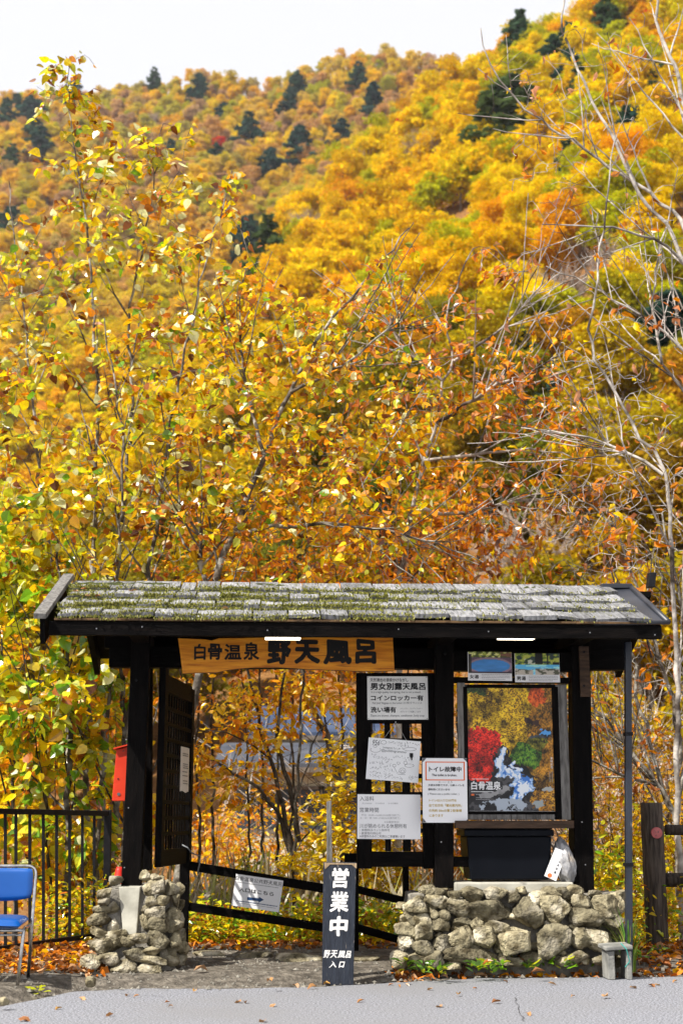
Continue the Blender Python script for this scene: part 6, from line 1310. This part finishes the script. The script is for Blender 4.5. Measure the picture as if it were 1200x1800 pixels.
def on_ground(n_, x0, x1, Y0, Y1, rg):
    Y = rg.uniform(Y0, Y1, n_); x = rg.uniform(x0, x1, n_); return np.stack([x, Y, terrain(x, Y)], 1)
def scatter_leaves(name, label, cat, P, leaf, sz, pal, rg, up=.9, material='litter_leaf', lift=.01, axz=.15):
    N_ = len(P); ax = rg.standard_normal((N_, 3)) * np.array([1, 1, axz]); nr = np.array([0, 0, up]) + rg.standard_normal((N_, 3)) * .45; col = palette(pal, N_, rg, .25)
    V, Pl, C_ = leaf_arrays(leaf, P + np.array([0, 0, lift]) + rg.uniform(0, lift, (N_, 3)) * [0, 0, 1], frames(ax, nr), rg.uniform(.6, 1.25, N_) * sz, col); return obj(name, np_mesh(name, V, Pl, material, C_), label=label, cat=cat, kind='stuff')
LIT = [(BR, 4), (DB, 4), (OR, 1.5), ((.42, .24, .12), 3), (AM, .8)]
P = np.concatenate([on_ground(5200, -4.5, 4.5, 11.75, 14.5, rng), on_ground(1500, -3.2, -1.6, 9.9, 12.2, rng), on_ground(1100, .35, 3.4, 9.98, 10.5, rng), on_ground(900, 1.9, 3.6, 10.2, 12.2, rng)]); keep = (P[:, 1] > edge_y(P[:, 0]) + .06); P = P[keep]
scatter_leaves('leaf_litter', 'brown fallen leaves strewn over the soil around the gate', 'leaf litter', P, 'curl', .075, LIT, rng)
P = on_ground(9000, -9, 9, 14.5, 30, rng); scatter_leaves('slope_litter', 'orange leaf litter on the slope beyond the gate', 'leaf litter', P, 'curl', .16, [(BR, 3), (OR, 3), (AM, 2), ((.5, .28, .16), 3)], rng)
# low yellow-green growth and dry grass beyond the handrail
P = on_ground(2600, -1.9, .8, 12.35, 14.2, rng); P = np.repeat(P, 4, 0) + rng.normal(0, .05, (len(P) * 4, 3)) + np.column_stack([np.zeros((len(P) * 4, 2)), rng.uniform(.02, .34, len(P) * 4)])
P = P[fbm(P[:, 0] * 1.6, P[:, 1] * 1.6, 31) > .44]
scatter_leaves('undergrowth', 'low yellow-green plants growing behind the sloping handrail', 'undergrowth', P, 'oval', .075, [(YL, 3), (YG, 4), (GR, 2.2), (BR, 1), (AM, 1)], rng, material='leaf', axz=.4)
P = np.concatenate([on_ground(1500, -2.6, -1.6, 12.4, 14.5, rng), on_ground(2200, 1.5, 4, 12.2, 15, rng)]); P = np.repeat(P, 3, 0) + rng.normal(0, .05, (len(P) * 3, 3)) + np.column_stack([np.zeros((len(P) * 3, 2)), rng.uniform(.02, .5, len(P) * 3)])
scatter_leaves('side_undergrowth', 'yellow leafy growth behind the railing and the log fence', 'undergrowth', P, 'oval', .07, [(YL, 4), (YG, 3), (AM, 2), (BR, 1), (GR, 1)], rng, material='leaf', axz=.4)
P = on_ground(5200, -2.2, 1.4, 13.8, 18.5, rng); N_ = len(P); ax = np.array([.1, 0, 1.]) + rng.normal(0, .35, (N_, 3)); nr = rng.standard_normal((N_, 3))
V, Pl, C_ = leaf_arrays('blade', P, frames(ax, nr), rng.uniform(.4, 1.15, N_), palette([((.46, .40, .26), 4), ((.58, .53, .40), 3), ((.40, .42, .12), 2), ((.30, .24, .14), 2)], N_, rng)); obj('dry_grass', np_mesh('dry_grass', V, Pl, 'grass_blade', C_), label='pale dry grass on the slope seen through the gate', cat='grass', kind='stuff')
# gravel on the soil
P = np.concatenate([on_ground(1500, -3.4, .3, 9.2, 11.9, rng), on_ground(600, .3, 3.4, 9.8, 10.4, rng)]); P = P[P[:, 1] > edge_y(P[:, 0]) - .16 * rng.uniform(0, 1, len(P)) ** 2]; P[:, 2] = np.where(P[:, 1] < edge_y(P[:, 0]) + .03, .003, P[:, 2])
T = np.array([(-1, 0, 0), (0, -1, 0), (1, 0, 0), (0, 1, 0), (0, 0, .8), (0, 0, -.6)]); Fq = np.array([(0, 1, 4), (1, 2, 4), (2, 3, 4), (3, 0, 4)])
N_ = len(P); sz = rng.uniform(.004, .017, N_) * rng.choice([1, 1, 1, 1.8], N_); a = rng.uniform(0, 6.28, N_); Vt = T[None] * sz[:, None, None] * rng.uniform(.6, 1.3, (N_, 6, 1)); c_, s_ = np.cos(a)[:, None], np.sin(a)[:, None]
Vt = np.stack([Vt[..., 0] * c_ - Vt[..., 1] * s_, Vt[..., 0] * s_ + Vt[..., 1] * c_, Vt[..., 2]], -1) + P[:, None]
obj('gravel', np_mesh('gravel', Vt.reshape(-1, 3), [(Fq[None] + (np.arange(N_) * 6)[:, None, None]).reshape(-1, 3)], 'mortar'), label='small grey gravel on the bare soil', cat='gravel', kind='stuff')
# loose rocks
for k, (px, py, w, h, lab) in enumerate([(65, 1688, .17, .06, 'flat grey rock behind the blue chair'), (158, 1725, .07, .07, 'small pale rock in front of the stone pier'), (440, 1684, .32, .10, 'low grey rock at the back of the gate opening, left one'), (520, 1688, .42, .10, 'long pale rock at the back of the gate opening, right one'), (5, 1760, .08, .05, 'pale rock at the road edge beside the blue chair'), (640, 1690, .24, .07, 'grey rock behind the standing board'), (375, 1680, .30, .07, 'grey rock beside the handrail post')]):
    Y = ground_hit(px, py, .05)[1]; p = at(px, py, Y); o = link(bpy.data.objects.new('loose_rock', stone_mesh(w, h, w * .7, 900 + k, 3))); o.location = p; tag(o, lab, 'rock')
# leaves lying on the asphalt
LPX = [(225, 1750), (245, 1752), (142, 1755), (300, 1763), (340, 1744), (305, 1770), (424, 1762), (430, 1763), (484, 1767), (32, 1793), (580, 1730), (515, 1732), (557, 1736), (700, 1733), (712, 1731), (692, 1731), (807, 1749), (776, 1770), (926, 1782), (885, 1726), (962, 1730), (1138, 1732), (1150, 1731), (1105, 1736), (1190, 1725), (640, 1760), (1060, 1755), (880, 1762), (110, 1772), (1010, 1752), (465, 1796), (200, 1785), (760, 1740), (830, 1739)]
variants = []
for k in range(6):
    T, F_ = LEAF['curl']; T = T.copy(); T[:, 2] += .06 * np.sin(T[:, 1] * 5 + k); T[:, 0] *= 1.25; variants.append(np_mesh('fallen_leaf', T, F_, 'litter_leaf', np.tile(np.array([(.42, .22, .09), (.36, .17, .06), (.5, .30, .15), (.30, .13, .05), (.48, .27, .08), (.40, .24, .13)][k]), (len(T), 1))))
for k, (x, y) in enumerate(LPX):
    p = ground_hit(x, y, .006); o = link(bpy.data.objects.new('fallen_leaf', variants[k % 6])); o.location = (p[0], p[1], .012); s_ = rng.uniform(.035, .085); o.scale = (s_,) * 3; o.rotation_euler = (rng.normal(0, .15), rng.normal(0, .15), rng.uniform(0, 6.28)); tag(o, 'dry tan leaf lying on the grey asphalt', 'fallen leaf', 'leaves fallen on the road')
for k, (x, y, s_) in enumerate([(1020, 1703, .15), (958, 1712, .10), (700, 1716, .09), (340, 1710, .11), (478, 1730, .07), (300, 1703, .06)]):
    p = ground_hit(x, y, .05); o = link(bpy.data.objects.new('fallen_leaf', variants[(k + 2) % 6])); o.location = (p[0], p[1], .07); o.scale = (s_,) * 3; o.rotation_euler = (.2, -.1, k * 1.7); tag(o, ['broad tan leaf on the soil below the right end of the stone wall', 'curled tan leaf at the road edge in front of the stone wall', 'tan leaf beside the left foot of the stone wall', 'curled brown leaf on the bare soil right of the stone pier', 'brown leaf on the bare soil left of the standing board', 'small brown leaf at the right foot of the stone pier'][k], 'fallen leaf')
for k, (x, y) in enumerate([(228, 1039), (243, 1041), (160, 1050), (170, 1051), (275, 1059), (232, 1075), (415, 1071), (392, 1023), (128, 1040), (140, 1036)]):
    u, s_ = None, None
    best = min(((abs(to_px(np.array(GM @ on_roof(-2 + .02 * i, .05 * j, .06)))[0][0] - x) + abs(to_px(np.array(GM @ on_roof(-2 + .02 * i, .05 * j, .06)))[0][1] - y) * 2, i, j) for i in range(0, 60) for j in range(0, 22)), key=lambda t_: t_[0])
    o = link(bpy.data.objects.new('fallen_leaf', variants[k % 6])); o.location = GM @ on_roof(-2 + .02 * best[1], .05 * best[2], .065); o.scale = (.055,) * 3; o.rotation_euler = (.3, .2, k * 1.3); tag(o, 'curled brown leaf lying on the mossy shingles', 'fallen leaf', 'leaves fallen on the gate roof')
# weeds at the foot of the wall
def weed(name, label, px, py, n_, size, pal, seed, z=.05, grp=None):
    rg = np.random.default_rng(seed); b = ground_hit(px, py, z); P = []; A = []
    for k in range(n_): a = rg.uniform(0, 6.28); r_ = rg.uniform(0, .045); P.append([r_ * math.cos(a), r_ * math.sin(a), rg.uniform(.0, .07)]); A.append([math.cos(a), math.sin(a), rg.uniform(.1, .9)])
    P, A = np.array(P), np.array(A); V, Pl, C_ = leaf_arrays('oval', P, frames(A, np.array([0, 0, 1.]) + rg.normal(0, .3, (n_, 3))), rg.uniform(.6, 1.2, n_) * size, palette(pal, n_, rg)); o = obj(name, np_mesh(name, V, Pl, 'leaf', C_)); o.location = b; tag(o, label, 'weed', grp)
WP = [(GR, 5), (YG, 3), ((.10, .20, .03), 3), (BR, .6)]
for k, (px, py) in enumerate([(905, 1700), (925, 1704), (948, 1696), (960, 1702), (838, 1712), (860, 1710), (880, 1706), (990, 1704), (745, 1712), (712, 1706), (1035, 1700), (1010, 1697), (770, 1714), (1130, 1690), (1160, 1680)]):
    weed('weed', 'small green broad-leaved weed at the foot of the boulder wall', px, py, 14, .075, WP, 500 + k, grp='weeds along the boulder wall')
for k, (px, py) in enumerate([(730, 1700), (738, 1690), (705, 1698)]): weed('weed', 'yellowing weed at the left foot of the boulder wall', px, py, 12, .06, [(YL, 3), (YG, 3)], 540 + k, grp='yellowing weeds')
weed('weed', 'tiny grass tuft at the road edge by the blue chair', 65, 1750, 6, .07, [(YG, 3)], 560, 0.0)
def grass(name, label, px, py, n_, hgt, pal, seed, spread=.05):
    rg = np.random.default_rng(seed); b = ground_hit(px, py, .03); paths = []
    parts_ = []
    for k in range(n_):
        a = rg.uniform(0, 6.28); d = np.array([math.cos(a), math.sin(a), 0]); h = hgt * rg.uniform(.45, 1.1); out = h * rg.uniform(.05, .55); base_ = d * rg.uniform(0, spread); side = np.array([-d[1], d[0], 0]) * rg.uniform(.005, .010)
        ts = np.linspace(0, 1, 7); c_ = base_[None] + d[None] * (out * ts ** 2)[:, None] + np.array([0, 0, 1.])[None] * (h * (ts - .25 * ts ** 3 * (out / h) * 2))[:, None]; w = (1 - ts ** 2)[:, None] + .04
        V = np.empty((14, 3)); V[0::2] = c_ - side * w; V[1::2] = c_ + side * w; q_ = np.array([(2 * i, 2 * i + 1, 2 * i + 3, 2 * i + 2) for i in range(6)]); parts_.append((V, [q_], np.tile(palette(pal, 1, rg), (14, 1)), 0))
    V, Pl, C_, mi = join_arrays(parts_); o = obj(name, np_mesh(name, V, Pl, 'grass_blade', C_)); o.location = b; tag(o, label, 'grass')
grass('grass_clump', 'tall green grass clump growing round the foot of the black pole', 1106, 1708, 46, .46, [((.12, .30, .03), 3), ((.25, .36, .05), 2), ((.45, .45, .12), 1)], 7)
grass('grass_clump', 'short reddish stems in front of the wall near the concrete block', 1040, 1690, 26, .22, [((.22, .07, .03), 3), ((.30, .16, .05), 2)], 8, .10)

# ================================================================== the air between here and the mountain
m, n, l = new_mat('air')
o_ = n.new('ShaderNodeOutputMaterial'); pv = n.new('ShaderNodeVolumePrincipled'); pv.inputs['Color'].default_value = (.86, .90, 1.0, 1); pv.inputs['Density'].default_value = .00010; pv.inputs['Anisotropy'].default_value = .2
l.new(pv.outputs[0], o_.inputs['Volume'])
hz = MB().box(-1500, 1500, -60, 1600, -80, max(480, float(gz.max()) + 25)).build('haze', 'air'); tag(hz, 'thin pale autumn haze over the valley', 'haze', kind='stuff')
hz.display_type = 'WIRE'
